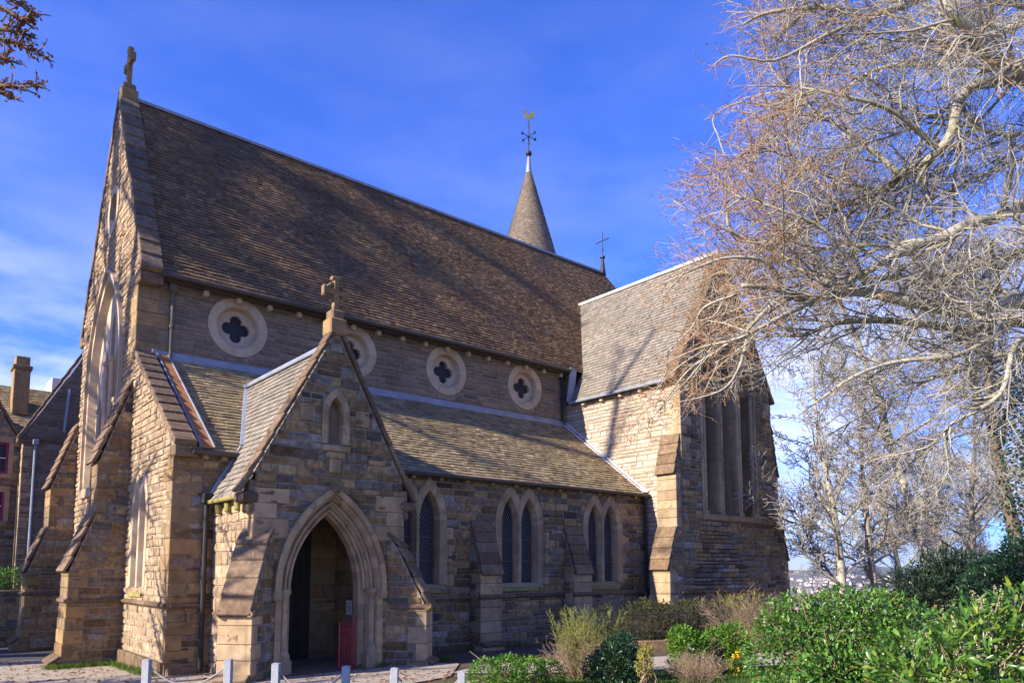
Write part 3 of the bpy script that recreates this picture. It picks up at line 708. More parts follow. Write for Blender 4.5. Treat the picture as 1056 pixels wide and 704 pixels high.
mb = MB(); beam(mb, (XT-.06, -.02, 7.70), (XT-.06, ya0, za0+.10), .10, .06, ch=.01); beam(mb, (XT-.14, -.02, 7.61), (XT-.14, ya0, za0+.03), .2, .02); mb.build('lead_flashing', M['whitelead'], aisle_roof)
tsl = 1.762; tze = 8.40; txe = XT-.22; tzr = 13.43; tl_ = math.hypot(tzr-tze, (tzr-tze)/tsl)
TR = roofframe((txe, TY+.05, tze), Y, (1/tsl, 0, 1))
yv = lambda z: ye+(z-ze)/sl
transept_roof = roof('transept_roof', TR, [(0, 0), (-TY-.05+ye+.05, 0), (-TY-.05+ye, (ze-tze)/(tzr-tze)*tl_), (yv(tzr)-TY-.05, tl_), (0, tl_)], M['slate3'], 79)
mb = MB(); mb.add([(XT+TW+.22, TY+.05, tze), (XT+TW+.22, 1, tze), (XT+TW/2, 1.9, tzr), (XT+TW/2, TY+.05, tzr)], [(0, 1, 2, 3)]); mb.build('rear_slope', M['slate3'], transept_roof)
mb = MB()
for i in range(14): beam(mb, (XT+TW/2-.03, TY+.1+i*.5, tzr+.05), (XT+TW/2-.03, TY+.1+(i+1)*.5-.006, tzr+.05), .26, .12)
mb.build('ridge', M['whitelead'], transept_roof)
mb = MB(); beam(mb, (XT-.24, ye-.02, 8.40), (XT-.02, ye+.0, 9.75), .06, .34, up=X); mb.build('valley_sheet', M['lead'], transept_roof)
# gutters, corbels, pipes
mb = MB(); tube(mb, [(.42, ye-.05, 9.63), (XT-.2, ye-.05, 9.63)], .065, 8); abox(mb, .42, XT-.1, -.30, -.01, 9.55, 9.64, .01); mb.build('gutter', M['gutter'], church)
mb = MB(); tube(mb, [(.30, ya0-.05, za0-.03), (XT-.02, ya0-.05, za0-.03)], .06, 8); abox(mb, .3, XT-.02, AY-.12, AY, 4.62, 4.70, .01); mb.build('gutter', M['gutter'], church)
mb = MB(); tube(mb, [(txe-.04, TY+.3, tze-.03), (txe-.04, -.4, tze-.03)], .055, 8); mb.build('gutter', M['lead'], church)
i = 0
for x in [1.62+.875*k for k in range(16)]:
    mb = MB(); abox(mb, x-.07, x+.07, -.2, 0, 9.40, 9.55, .02); mb.build('corbel', M['dressedclean'], church)
for x in [.6, 1.0]+[4.95+.87*k for k in range(12)]:
    mb = MB(); abox(mb, x-.06, x+.06, AY-.16, AY, 4.48, 4.62, .02); mb.build('corbel', M['dressed'], church)
for y in (-1.0, -1.9, -2.8, -3.7, -4.6):
    mb = MB(); abox(mb, XT-.17, XT, y-.07, y+.07, 8.2, 8.34, .02); mb.build('corbel', M['dressedclean'], church)
def pipe(pts, r, mat, head=True):
    mb = MB(); tube(mb, pts, r, 10)
    if head: p = Vector(pts[0]); obox(mb, p-Z*.06, X, Y, Z, (.11, .09, .12), .03)
    a, b = Vector(pts[0]), Vector(pts[-1]); n = max(2, int((a-b).length/1.6))
    for k in range(1, n): c = a+(b-a)*k/n; tube(mb, [c-Z*.04, c+Z*.04], r*1.45, 10)
    mb.build('downpipe', mat, church)
pipe([(.80, -.10, 9.5), (.80, -.10, 7.3)], .05, M['pipe'])
pipe([(14.86, -.10, 9.5), (14.86, -.10, 7.7)], .055, M['iron'])
pipe([(XT-.2, AY-.12, 4.66), (XT-.2, AY-.12, 0)], .055, M['iron'])
pipe([(.66, AY-.12, 3.7), (.66, AY-.12, 0.05)], .05, M['iron'])
# --- spirelet and ridge cross
sp = V3(20.85, 8.5, 0); mb = MB(); rnd = random.Random(9)
z = 15.2; rz = lambda z: .09+(23.65-z)*.275
while z < 23.6:
    r0 = rz(z); n = max(10, int(2*math.pi*r0/.13)); r1 = rz(min(z+.15, 23.6)); o = rnd.random()
    for k in range(n):
        a0, a1 = 2*math.pi*(k+o)/n, 2*math.pi*(k+o+.95)/n; t = .02+rnd.uniform(0, .015)
        P = lambda r, a, zz: V3(sp.x+r*math.cos(a), sp.y+r*math.sin(a), zz)
        mb.add([P(r0+t, a0, z), P(r0+t, a1, z), P(r1+.004, a1, z+.16), P(r1+.004, a0, z+.16), P(r0-.02, a0, z), P(r0-.02, a1, z)], [(0, 1, 2, 3), (4, 5, 1, 0)])
    z += .13
spire = mb.build('spirelet', [M['spireslate']], church)
mb = MB(); tube(mb, [sp+Z*-1, sp+Z*15.3], [2.3, 2.3], 24); mb.build('turret_wall', M['rubble'], spire)
mb = MB(); tube(mb, [sp+Z*23.45, sp+Z*24.55], [.17, .045], 12); mb.build('lead_cap', M['lead'], spire)
mb = MB(); tube(mb, [sp+Z*24.4, sp+Z*24.52, sp+Z*24.62, sp+Z*24.72], [.08, .17, .17, .06], 10); tube(mb, [sp+Z*24.6, sp+Z*26.55], .035, 8)
for dv in (X, Y): tube(mb, [sp+Z*25.55-dv*.45, sp+Z*25.55+dv*.45], .022, 6)
for dv in (X, -X, Y, -Y): obox(mb, sp+Z*25.55+dv*.47, X, Y, Z, (.05, .05, .06), .01)
tube(mb, [sp+Z*25.1, sp+Z*25.2], .06, 8); tube(mb, [sp+Z*26.1, sp+Z*26.18], .055, 8); mb.build('vane_rod', M['iron'], spire)
ck = [(-.34, .10), (-.30, .36), (-.20, .44), (-.12, .30), (.02, .22), (.12, .30), (.16, .46), (.24, .52), (.28, .46), (.36, .42), (.29, .38), (.26, .22), (.16, .06), (.04, .02), (.04, -.06), (-.04, -.06), (-.06, .04), (-.20, .04)]
cf = F(sp+Z*26.56, -rgt, Z, fwd.cross(V3(0, 0, 0)) if 0 else V3(rgt.y, -rgt.x, 0)); mb = MB()
fill(mb, cf, ck, [], .03); fill(mb, cf, ck, [], -.03)
for i in range(len(ck)):
    j = (i+1) % len(ck); mb.add([cf(*ck[i], -.03), cf(*ck[j], -.03), cf(*ck[j], .03), cf(*ck[i], .03)], [(0, 1, 2, 3)])
mb.build('weathercock', M['gold'], spire)
mb = MB(); p = V3(21.1, YR, 16.2); tube(mb, [p, p+Z*.5, p+Z*.9], [.16, .09, .05], 8); tube(mb, [p+Z*.85, p+Z*.93], .12, 8); tube(mb, [p+Z*.9, p+Z*2.2], .028, 6)
dv = Y; tube(mb, [p+Z*1.72-dv*.42, p+Z*1.72+dv*.42], .025, 6); tube(mb, [p+Z*1.25, p+Z*1.31], .05, 8)
mb.build('ridge_cross', M['iron'], church)

# --- porch
PX, PY, PW = 2.506, -6.04, 1.64
PF = F((PX, PY, 0), X, Z, -Y); psl = 1.90
da, dz0, dzs, dza = .76, .10, 1.74, 3.27
dout = lancet(da, dz0-.4, dzs, dza, .40, 5, 10)
pp = [(-PW, -.2), (PW, -.2), (PW, 4.07), (0, 7.16), (-PW, 4.07)]
nich = lancet(.17, 4.72, 5.35, 5.72, .13, 3, 6)
mb = MB(); mb.mi = 1; fill(mb, PF, pp, [dout, nich]); mb.mi = 0; stones(mb, PF, pp, [dout, nich], seed=81, ch=(.10, .24), ln=(.2, .62), dep=(.006, .036), rough=.032)
for s, fr in ((-1, F((PX-PW, 0, 0), Y, Z, -X)), (1, F((PX+PW, 0, 0), Y, Z, X))):
    q = [(PY, -.2), (AY, -.2), (AY, 3.6), (PY, 3.6)]
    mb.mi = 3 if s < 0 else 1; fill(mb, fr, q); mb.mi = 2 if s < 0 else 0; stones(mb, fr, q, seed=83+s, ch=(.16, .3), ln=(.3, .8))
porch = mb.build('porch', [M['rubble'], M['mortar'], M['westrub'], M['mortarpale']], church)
mb = MB()                                   # inner faces of ashlar
for x in (PX-PW+.42, PX+PW-.42):
    z = 0; k = 0
    while z < 3.4:
        y = PY+.3-(k % 2)*.25
        while y < AY:
            y0, y1 = max(y, PY+.3), min(y+.55, AY); abox(mb, x-.03, x+.03, y0+.003, y1-.003, z+.003, z+.297, .008); y += .55
        z += .3; k += 1
z = 0; k = 0
while z < 4.4:                               # ashlar on the back wall beside the church door
    for (a, b) in ((PX-1.2, PX-.62), (PX+.55, PX+1.2)):
        y_ = AY-.05; n = 2 if k % 2 else 1; l = (b-a)/n
        for i in range(n): abox(mb, a+i*l+.003, a+(i+1)*l-.003, y_-.03, y_+.03, z+.003, z+.297, .008)
    z += .3; k += 1
abox(mb, PX-.95, PX+.95, AY-.07, AY-.02, 3.2, 4.7)
mb.build('inner_wall', M['ochre'], porch)  # darker stone, so the porch's inner shade is put into its colour
mb = MB(); DF = F((PX-.05, AY-.10, 0), X, Z, -Y)
for i in range(9): u = -.60+i*.134; fbox(mb, DF, u, u+.130, .0, 3.1, -.02, .02+.003*(i % 2), .008)
for z in (.6, 1.7): fbox(mb, DF, -.6, .5, z, z+.07, .02, .035, .004)
mb.build('door', M['wood'], porch)
mb = MB(); abox(mb, PX-1.25, PX+1.25, PY-.25, AY, -.1, .13, .02); abox(mb, PX-1.0, PX+1.0, PY-.62, PY-.25, -.1, .05, .02); mb.build('step', M['weather'], porch)
# moulded doorway
mb = MB()
A0 = dict(nj=5, na=10)
P0 = lancet(da, dz0, dzs, dza, .42, **A0); P1 = lancet(da, dz0, dzs, dza, .30, **A0); P2 = lancet(da, dz0, dzs, dza, .25, **A0); P3 = lancet(da, dz0, dzs, dza, .15, **A0); P4 = lancet(da, dz0, dzs, dza, .12, **A0); P5 = lancet(da, dz0, dzs, dza, .03, **A0); P6 = lancet(da, dz0, dzs, dza, 0, **A0)
prof = [(P0, -.03), (P0, .035), (P1, .04), (P2, -.10), (P3, -.10), (P4, -.16), (P4, -.24), (P5, -.24), (P6, -.28), (P6, -.50)]
for i in range(len(P0)-1):
    vs = []; fs = []
    for (P, d) in prof: vs += [PF(*P[i], d), PF(*P[i+1], d)]
    fs = [(2*k, 2*k+1, 2*k+3, 2*k+2) for k in range(len(prof)-1)]
    mb.add(vs, fs)
H0 = lancet(da, dzs-.05, dzs, dza, .47, 1, 14); H1 = lancet(da, dzs-.05, dzs, dza, .36, 1, 14)
ring(mb, PF, H1, H0, H1, .12, .02, dout=0)
for s in (-1, 1): fbox(mb, PF, s*1.17-.09, s*1.17+.09, dzs-.2, dzs, 0, .13, .03)
for off, d in ((.20, -.10), (.075, -.20)):       # roll mouldings on the arch
    tube(mb, [PF(*p, d+.03) for p in lancet(da, dzs, dzs, dza, off, 1, 14)], .035, 8)
arch = mb.build('doorway', M['dressed'], porch)
for s in (-1, 1):
    mb = MB(); u = s*(da+.20)
    tube(mb, [PF(u, .62, -.06), PF(u, 1.52, -.06)], .066, 12)
    tube(mb, [PF(u, 1.50, -.06), PF(u, 1.56, -.06), PF(u, 1.66, -.06), PF(u, 1.68, -.06), PF(u, 1.76, -.06)], [.075, .07, .11, .125, .125], 12)
    tube(mb, [PF(u, .36, -.06), PF(u, .48, -.06), PF(u, .54, -.06), PF(u, .64, -.06)], [.13, .13, .10, .07], 12)
    fbox(mb, PF, u-.14, u+.14, .1, .40, -.2, .06, .02)
    mb.build('shaft', M['dressed'], porch)
mb = MB()
ring(mb, PF, lancet(.17, 4.72, 5.35, 5.72, 0, 3, 6), lancet(.17, 4.72, 5.35, 5.72, .14, 3, 6), lancet(.14, 4.72, 5.35, 5.68, 0, 3, 6), .05, -.22)
fill(mb, PF, lancet(.15, 4.72, 5.35, 5.69, 0, 3, 6), [], -.2)
fbox(mb, PF, -.30, .30, 4.56, 4.68, -.1, .14, .02); fbox(mb, PF, -.20, .20, 4.42, 4.56, -.05, .11, .03); fbox(mb, PF, -.13, .13, 4.12, 4.42, -.05, .08, .04)
mb.build('niche', M['dressed'], porch)
mb = MB(); fbox(mb, PF, -.09, .09, 3.70, 3.86, .0, .17, .04); mb.build('keystone', M['weather'], porch)
for s in (-1, 1):
    mb = MB(); quoins(mb, PX+s*PW, PY, -s, 1, 2.75, 3.72, 7+s, a=(.42, .66), h=(.3, .4), proud=.04); mb.build('corner_stones', M['dressed'], porch)
    mb = MB(); fbox(mb, PF, s*.62-.16, s*.62+.16, 5.15, 5.5, -.02, .036); mb.build('gable_block', M['dressed'], porch)
mb = MB()
for s in (-1, 1):
    coping(mb, (PX+s*(PW+.27), PY+.10, 3.60), (PX, PY+.10, 7.20), Y, .34, .08, 9, lap=.022, seed=90+s)
    abox(mb, *sorted((PX+s*(PW-.05), PX+s*(PW+.30))), PY-.09, PY+.32, 3.42, 3.62, .04); abox(mb, *sorted((PX+s*(PW-.06), PX+s*(PW+.13))), PY-.03, PY+.26, 3.62, 3.86, .02); abox(mb, *sorted((PX+s*(PW-.02), PX+s*(PW+.16))), PY-.05, PY+.28, 3.22, 3.42, .05)
mb.build('porch_coping', M['weather'], porch)
mb = MB(); stone_cross(mb, (PX, PY+.12, 7.12), X, 1.18, .26, .155, wheel=.20); mb.build('porch_cross', M['ochre'], porch)
# porch roof: both slopes run back to the aisle roof
pez, per = 3.58, 6.86; pex = (per-pez)/psl+.06; pl = math.hypot(per-pez, pex); ps2 = (per-pez)/pex
mb = MB()
for s in (-1, 1):
    fr = roofframe((PX+s*pex, PY+.28, pez), Y, (-s/ps2, 0, 1)); tv = lambda z: (z-pez)/(per-pez)*pl
    yb = lambda z: (z-7.60)/asl
    q = [(0, 0), (AY-PY-.28, 0), (AY-PY-.28, tv(4.72)), (yb(per)-PY-.28, pl), (0, pl)]
    mb.mi = 1; fill(mb, fr, q, [], -.02); mb.mi = 0; slates(mb, fr, q, seed=95+s, w=(.15, .25), e=.15)
mb.build('porch_roof', [M['slate3'], M['under']], porch)
mb = MB()
for i in range(10): beam(mb, (PX, PY+.3+i*.485, per+.05), (PX, PY+.3+(i+1)*.485-.005, per+.05), .17, .10)
for s in (-1, 1): beam(mb, (PX+s*(pex+.01), AY-.04, pez+.06), (PX+s*1.10, AY-.04, 4.86), .10, .10, up=Y); beam(mb, (PX+s*1.12, AY-.1, 4.86), (PX+s*.02, yb(per)+.02, per+.02), .12, .07)
mb.build('lead_flashing', M['lead'], porch)
for s in (-1, 1): mb = MB(); tube(mb, [(PX+s*(pex+.03), PY+.35, pez-.02), (PX+s*(pex+.03), AY, pez-.02)], .05, 8); mb.build('eave_course', M['moss'], porch)
for y in (PY+.7, PY+1.25, PY+1.8):
    mb = MB(); abox(mb, PX-PW-.13, PX-PW, y-.07, y+.07, 3.30, 3.52, .03); mb.build('corbel', M['moss'], porch)
# diagonal corner buttresses
for s in (-1, 1):
    out = V3(s, -1, 0).normalized(); side = V3(s, 1, 0).normalized() if s > 0 else V3(1, 1, 0).normalized()*1
    side = Z.cross(out).normalized(); O = V3(PX+s*(PW-.18), PY+.18, 0)-side*.29
    o = buttress(O, out, side, .58, [(.96, -.2), (.96, .16), (.88, .24), (.88, 1.34), (.24, 2.62), (.0, 2.9)], rub, 100+s, quo='dressed')
    o.parent = porch
    fr = F(O+out*.88, side, Z, out); mb = MB(); string(mb, fr, -.08, .66, 1.36, .09, l=.9)
    for k, f2 in enumerate((F(O, out, Z, -side), F(O+side*.58, out, Z, side))): string(mb, f2, .1, 1.0, 1.36, .08)
    mb.build('buttress_string', M['weather'], porch)

# things at the porch
mb = MB(); gp = V3(PX+.60, PY+.10, .12); gd = V3(-.10, -1, 0).normalized()*1; gd = V3(-.87, -.5, 0).normalized()
for i in range(7):
    p = gp+gd*(.03+i*.085); hgt = .86+.10*(1-abs(i-3)/3)
    tube(mb, [p, p+Z*hgt, p+Z*(hgt+.10)], [.012, .012, .001], 6)
for zz in (.08, .46, .80): beam(mb, gp+Z*zz, gp+gd*.57+Z*zz, .02, .03)
tube(mb, [gp, gp+Z*1.05], .022, 8); tube(mb, [gp+gd*.57, gp+gd*.57+Z*.98], .018, 8)
for zz in (.2, .6):
    for i in range(6):
        c = gp+gd*(.07+i*.085)+Z*zz; q = [c+gd*(.035*math.cos(a))+Z*(.06*math.sin(a)) for a in [k*math.pi/4 for k in range(9)]]; tube(mb, q, .006, 5)
tag(mb.build('metal_gate', M['red'], loc=tuple(gp)), 'dark red wrought iron gate leaf standing in the porch doorway', 'gate')
mb = MB(); nx = PX+PW-.42-.035; abox(mb, nx-.012, nx, -4.71, -4.45, 1.13, 1.45, .003)
nb = mb.build('paper_notice', M['paper'], loc=(nx, -4.58, 1.29)); tag(nb, 'white paper notice fixed to the stone wall inside the porch', 'notice')
mb = MB()
for i in range(7): abox(mb, nx-.0145, nx-.0125, -4.69, -4.50-.03*(i % 3), 1.18+i*.033, 1.192+i*.033, .0005)
nbp = mb.build('print', M['print']); nbp.parent = nb; nbp.location = (-nx, 4.58, -1.29)

# ------------------------------------------------------------------ the stone house beyond the west front
def ony(px, py, y):
    d = at(px, py, 1)-CAM; return CAM + d*((y-CAM.y)/d.y)
house = thing('stone_house', 'brown stone house with chimney and magenta window frames beyond the west front', 'house', (0, 20, -.5))
hst = [M['housestone'], M['mortar']]
HF = F((0, 20, 0), X, Z, -Y); LF = F((0, 20.9, 0), X, Z, -Y)
wall('gable_wall', HF, [(-.05, -.6), (7.2, -.6), (7.2, 8.2), (3.55, 14.9), (-.05, 8.2)], [], hst, house, 201, ch=(.14, .26), ln=(.3, .9))
wl = [[(-1.75, 6.55), (-.50, 6.55), (-.50, 8.0), (-1.75, 8.0)], [(-1.80, 4.35), (-.55, 4.35), (-.55, 5.75), (-1.80, 5.75)]]
wall('wall', LF, [(-7, -.6), (-.06, -.6), (-.06, 8.0), (-1.35, 10.2), (-2.7, 8.0), (-7, 8.0)], wl, [M['rubble'], M['mortar']], house, 203, ch=(.16, .28), ln=(.35, .9))
mb = MB(); mb.add([(-.05, 20, -.6), (-.05, 21, -.6), (-.05, 21, 8.2), (-.05, 20, 8.2)], [(0, 1, 2, 3)]); mb.mi = 1
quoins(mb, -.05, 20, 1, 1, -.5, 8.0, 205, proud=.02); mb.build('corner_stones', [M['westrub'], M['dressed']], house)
for k, w_ in enumerate(wl):
    (a, z0), (b, _), (_, z1), _ = w_
    mb = MB()
    for (u0, u1, v0, v1) in ((a, b, z0, z0+.09), (a, b, z1-.09, z1), (a, a+.09, z0+.09, z1-.09), (b-.09, b, z0+.09, z1-.09)): fbox(mb, LF, u0+.002, u1-.002, v0+.002, v1-.002, -.12, -.02, .01)
    fw = mb.build('window', M['pink'], house)
    mb = MB(); fbox(mb, LF, a+.09, b-.09, (z0+z1)/2-.025, (z0+z1)/2+.025, -.11, -.05, .006); fbox(mb, LF, (a+b)/2-.02, (a+b)/2+.02, z0+.09, z1-.09, -.105, -.055, .006); mb.build('glazing_bar', M['white'], fw)
    mb = MB(); mb.add([LF(a, z0, -.1), LF(b, z0, -.1), LF(b, z1, -.1), LF(a, z1, -.1)], [(0, 1, 2, 3)]); mb.build('pane', M['glass'], fw)
    mb = MB(); fbox(mb, LF, a-.15, b+.15, z0-.22, z0-.01, -.1, .07, .02); fbox(mb, LF, a-.18, b+.18, z1+.01, z1+.3, -.05, .045, .01)
    fbox(mb, LF, b+.004, b+.2, z0, z1, -.1, .045, .01); mb.build('window_surround', M['dressed'], fw)
mb = MB(); fbox(mb, LF, -7, -.1, 6.0, 6.2, 0, .14, .03); mb.build('band', M['weather'], house)
mb = MB(); coping(mb, (-.2, 20.15, 8.1), (3.55, 20.15, 14.98), Y, .5, .12, 12, seed=8); abox(mb, -.3, .3, 19.9, 20.4, 7.95, 8.15, .03); mb.build('coping', M['weather'], house)
mb = MB(); coping(mb, (.05, 21.0, 7.9), (-1.35, 21.0, 10.3), Y, .4, .12, 5, seed=9); coping(mb, (-2.8, 21.0, 7.9), (-1.35, 21.0, 10.3), Y, .4, .12, 5, seed=10); mb.build('coping', M['weather'], house)
mb = MB(); string(mb, HF, .0, 7.2, 8.15, .12, .16); mb.build('band', M['weather'], house)
mb = MB(); mb.add([(-1.35, 21, 10.2), (-1.35, 26, 10.2), (0.2, 26, 7.7), (0.2, 21, 7.7)], [(0, 1, 2, 3)]); mb.add([(-1.35, 21, 10.2), (-1.35, 26, 10.2), (-2.9, 26, 7.7), (-2.9, 21, 7.7)], [(0, 1, 2, 3)]); mb.build('roof', M['houseslate'], house)
mb = MB(); fr = roofframe((-9, 23, 8.3), X, (0, 1, .95)); slates(mb, fr, [(0, 0), (12, 0), (12, 5.2), (0, 5.2)], w=(.2, .32), e=.22, seed=12); mb.build('roof', M['slate2'], house)
mb = MB(); mb.add([(-9, 26.7, 11.85), (9, 26.7, 11.85), (9, 33, 7), (-9, 33, 7)], [(0, 1, 2, 3)]); mb.build('roof', M['houseslate'], house)
mb = MB()
for s in (-1, 1): mb.add([(3.55, 20.3, 14.85), (3.55, 30, 14.85), (3.55+s*3.7, 30, 8.1), (3.55+s*3.7, 20.3, 8.1)], [(0, 1, 2, 3)])
mb.build('roof', M['houseslate'], house)
c = ony(22, 405, 25.2); mb = MB(); abox(mb, c.x-.42, c.x+.30, 24.7, 25.7, c.z-1.2, c.z+1.15, .03); abox(mb, c.x-.5, c.x+.38, 24.62, 25.78, c.z+1.15, c.z+1.36, .03); abox(mb, c.x-.38, c.x+.26, 24.75, 25.65, c.z+1.36, c.z+1.85, .04)
mb.build('chimney', M['ochre'], house)
c = ony(39, 408, 30); mb = MB(); mb.add([(c.x-1.0, 30, c.z-1.3), (c.x+3.2, 30, c.z-1.3), (c.x+3.2, 31.5, c.z+.6), (c.x-1.0, 31.5, c.z+.6)], [(0, 1, 2, 3)]); mb.build('roof', M['houseslate'], house)
c = ony(62, 400, 27.5); mb = MB(); abox(mb, c.x-.42, c.x+1.2, 27.5, 29.5, c.z-1.6, c.z+.55, .02); dm = mb.build('dormer', M['white'], house)
mb = MB(); abox(mb, c.x+.03, c.x+1.28, 27.43, 29.6, c.z-.2, c.z+.62, .02); mb.build('dormer_roof', M['houseslate'], dm)
mb = MB(); tube(mb, [HF(.42, 8.0, .08), HF(.42, -.2, .08)], .06, 8); obox(mb, HF(.42, 8.0, .1), X, Y, Z, (.12, .1, .12), .02); mb.build('downpipe', M['lead'], house)
c = ony(70, 425, 20); mb = MB(); tube(mb, [(c.x, 19.9, c.z+1.1), (c.x-.12, 19.9, c.z-1.0)], .07, 8); mb.build('downpipe', M['lead'], house)
gw = thing('garden_wall', 'dark low stone garden wall under the leafy hedge beyond the buttresses', 'wall', (-4, 9.7, -.5))
wall('stonework', F((0, 9.7, 0), X, Z, -Y), [(-9, -.7), (.6, -.7), (.6, 1.35), (-9, 1.35)], [], rub, gw, 210)
mb = MB(); abox(mb, -9, .65, 9.66, 10.1, 1.352, 1.46, .03); abox(mb, -9, .60, 9.72, 10.1, -.7, 1.35); mb.build('wall_cap', M['weather'], gw)

# ------------------------------------------------------------------ planting helpers
def mesh_np(name, verts, faces, mat, parent=None, loc=None, smooth=False):
    off = Vector((0, 0, 0)); p = parent
    while p is not None: off = off+p.location; p = p.parent
    if loc is not None: off = Vector(loc)
    me = bpy.data.meshes.new(name); v = np.asarray(verts, dtype=np.float32)-np.array(off, dtype=np.float32); f = np.asarray(faces, dtype=np.int32)
    me.vertices.add(len(v)); me.vertices.foreach_set('co', v.ravel())
    n, k = f.shape; me.loops.add(n*k); me.loops.foreach_set('vertex_index', f.ravel()); me.polygons.add(n)
    me.polygons.foreach_set('loop_start', np.arange(0, n*k, k, dtype=np.int32)); me.polygons.foreach_set('loop_total', np.full(n, k, dtype=np.int32))
    if smooth: me.polygons.foreach_set('use_smooth', np.ones(n, dtype=bool))
    me.materials.append(mat); me.update(calc_edges=True); me.validate()
    o = bpy.data.objects.new(name, me); COL.objects.link(o)
    if parent is not None: o.parent = parent
    elif loc is not None: o.location = loc
    return o
class Twigs:                                   # many thin three-sided tapering stems of four points each
    def __init__(s): s.p = []; s.r = []
    def add(s, pts, r0, r1): s.p.append(pts); s.r.append((r0, r1))
    def build(s, name, mat, parent=None, loc=None):
        if not s.p: return None
        P = np.array(s.p, dtype=float); n, k, _ = P.shape; Rr = np.array(s.r)
        T = np.gradient(P, axis=1); T /= np.linalg.norm(T, axis=2, keepdims=True)+1e-9
        ref = np.where(np.abs(T[..., 2:3]) < .8, np.array([0, 0, 1.0]), np.array([1.0, 0, 0])); U = np.cross(T, ref); U /= np.linalg.norm(U, axis=2, keepdims=True)+1e-9; Vv = np.cross(T, U)
        rad = Rr[:, 0:1]+(Rr[:, 1:2]-Rr[:, 0:1])*np.linspace(0, 1, k)[None]
        A = np.array([0, 2*math.pi/3, 4*math.pi/3])
        ver = P[:, :, None]+rad[:, :, None, None]*(U[:, :, None]*np.cos(A)[None, None, :, None]+Vv[:, :, None]*np.sin(A)[None, None, :, None])
        ver = ver.reshape(-1, 3); f = []
        base = np.arange(n)[:, None]*(k*3)
        for i in range(k-1):
            for a in range(3):
                b = (a+1) % 3; f.append(np.concatenate([base+i*3+a, base+i*3+b, base+(i+1)*3+b, base+(i+1)*3+a], axis=1))
        return mesh_np(name, ver, np.concatenate(f), mat, parent, loc, smooth=True)
RN = np.random.default_rng(11)
def unit(v): return v/(np.linalg.norm(v, axis=-1, keepdims=True)+1e-9)
def leaves(name, C, D, ln, wd, mat, parent=None, loc=None, fold=.25, kind=None, nrm=None):
    """folded leaf blades: centres C, pointing along D"""
    n = len(C); D = unit(np.asarray(D)); ln = np.broadcast_to(ln, (n,))[:, None]; wd = np.broadcast_to(wd, (n,))[:, None]
    up = unit(RN.normal(size=(n, 3))*.55+np.array([0, 0, 1.0])) if nrm is None else nrm
    S = unit(np.cross(D, up)); Nn = np.cross(S, D)
    v = np.stack([C, C+D*ln*.42+S*wd*.5+Nn*wd*fold, C+D*ln*.42-S*wd*.5+Nn*wd*fold, C+D*ln*.78+S*wd*.33+Nn*wd*(fold*.3)-Nn*ln*.05, C+D*ln*.78-S*wd*.33+Nn*wd*(fold*.3)-Nn*ln*.05, C+D*ln-Nn*ln*.14, C+D*ln*.42, C+D*ln*.78-Nn*ln*.07], axis=1).reshape(-1, 3)
    b = np.arange(n)[:, None]*8
    f = np.concatenate([b+np.array([0, 1, 6, 6]), b+np.array([0, 6, 2, 2]), b+np.array([1, 3, 7, 6]), b+np.array([6, 7, 4, 2]), b+np.array([3, 5, 7, 7]), b+np.array([7, 5, 4, 4])])
    tri = f[f[:, 2] == f[:, 3]][:, :3]; q = f[f[:, 2] != f[:, 3]]
    f3 = np.concatenate([tri, q[:, [0, 1, 2]], q[:, [0, 2, 3]]])
    o = mesh_np(name, v, f3, mat, parent, loc)
    if kind: o['kind'] = kind
    return o
def cloud(n, lumps, seed, shell=.55):
    """points in the outer part of a heap of ellipsoids, and their outward directions"""
    r = np.random.default_rng(seed); L_ = np.array([l[:6] for l in lumps], dtype=float); w = (L_[:, 3]*L_[:, 4]*L_[:, 5])**.67; w /= w.sum()
    k = r.choice(len(lumps), n, p=w); d = unit(r.normal(size=(n, 3))); rad = (shell+(1.05-shell)*r.random(n)**.6)[:, None]
    return L_[k, :3]+d*rad*L_[k, 3:6], unit(d/L_[k, 3:6])
def rndv(rnd): return Vector((rnd.gauss(0, 1), rnd.gauss(0, 1), rnd.gauss(0, 1)))
def wander(p, d, l, n, rnd, wob=.18, trop=(0, 0, 0)):
    pts = [Vector(p)]; d = Vector(d).normalized(); st = l/n; tr = Vector(trop)
    for i in range(n):
        d = (d + rndv(rnd)*wob + tr).normalized(); pts.append(pts[-1]+d*st)
    return pts
def along(pts, t):
    s = t*(len(pts)-1); i = min(int(s), len(pts)-2); f = s-i
    return pts[i].lerp(pts[i+1], f), (pts[i+1]-pts[i]).normalized()
def sprout(tw, pts, every, lr, r0, rnd, spread=.9, trop=(0, 0, 0), start=.12, sub=3, flat=.6, tipfn=None, wob=.22, sublen=(.35, .7)):
    """twigs along a branch, each with its own smaller twigs"""
    L_ = sum((pts[i+1]-pts[i]).length for i in range(len(pts)-1)); n = max(2, int(L_/every))
    for i in range(n):
        t = start+(1-start)*(i+rnd.random())/n; p, d = along(pts, min(t, .999))
        s = rndv(rnd); s.z *= flat; s = (s-d*s.dot(d)).normalized()
        l = rnd.uniform(*lr)*(1.15-.5*t); q = wander(p, d*.75+s*spread, l, 3, rnd, wob, trop)
        tw.add([tuple(a) for a in q], r0, r0*.45)
        if tipfn: tipfn(q)
        for k in range(sub):
            tt = rnd.uniform(.25, 1); p2, d2 = along(q, min(tt, .999)); s2 = rndv(rnd); s2.z *= flat; s2 = (s2-d2*s2.dot(d2)).normalized()
            q2 = wander(p2, d2*.8+s2*.8, l*rnd.uniform(*sublen), 3, rnd, wob, trop); tw.add([tuple(a) for a in q2], r0*.55, r0*.3)
            if tipfn: tipfn(q2)
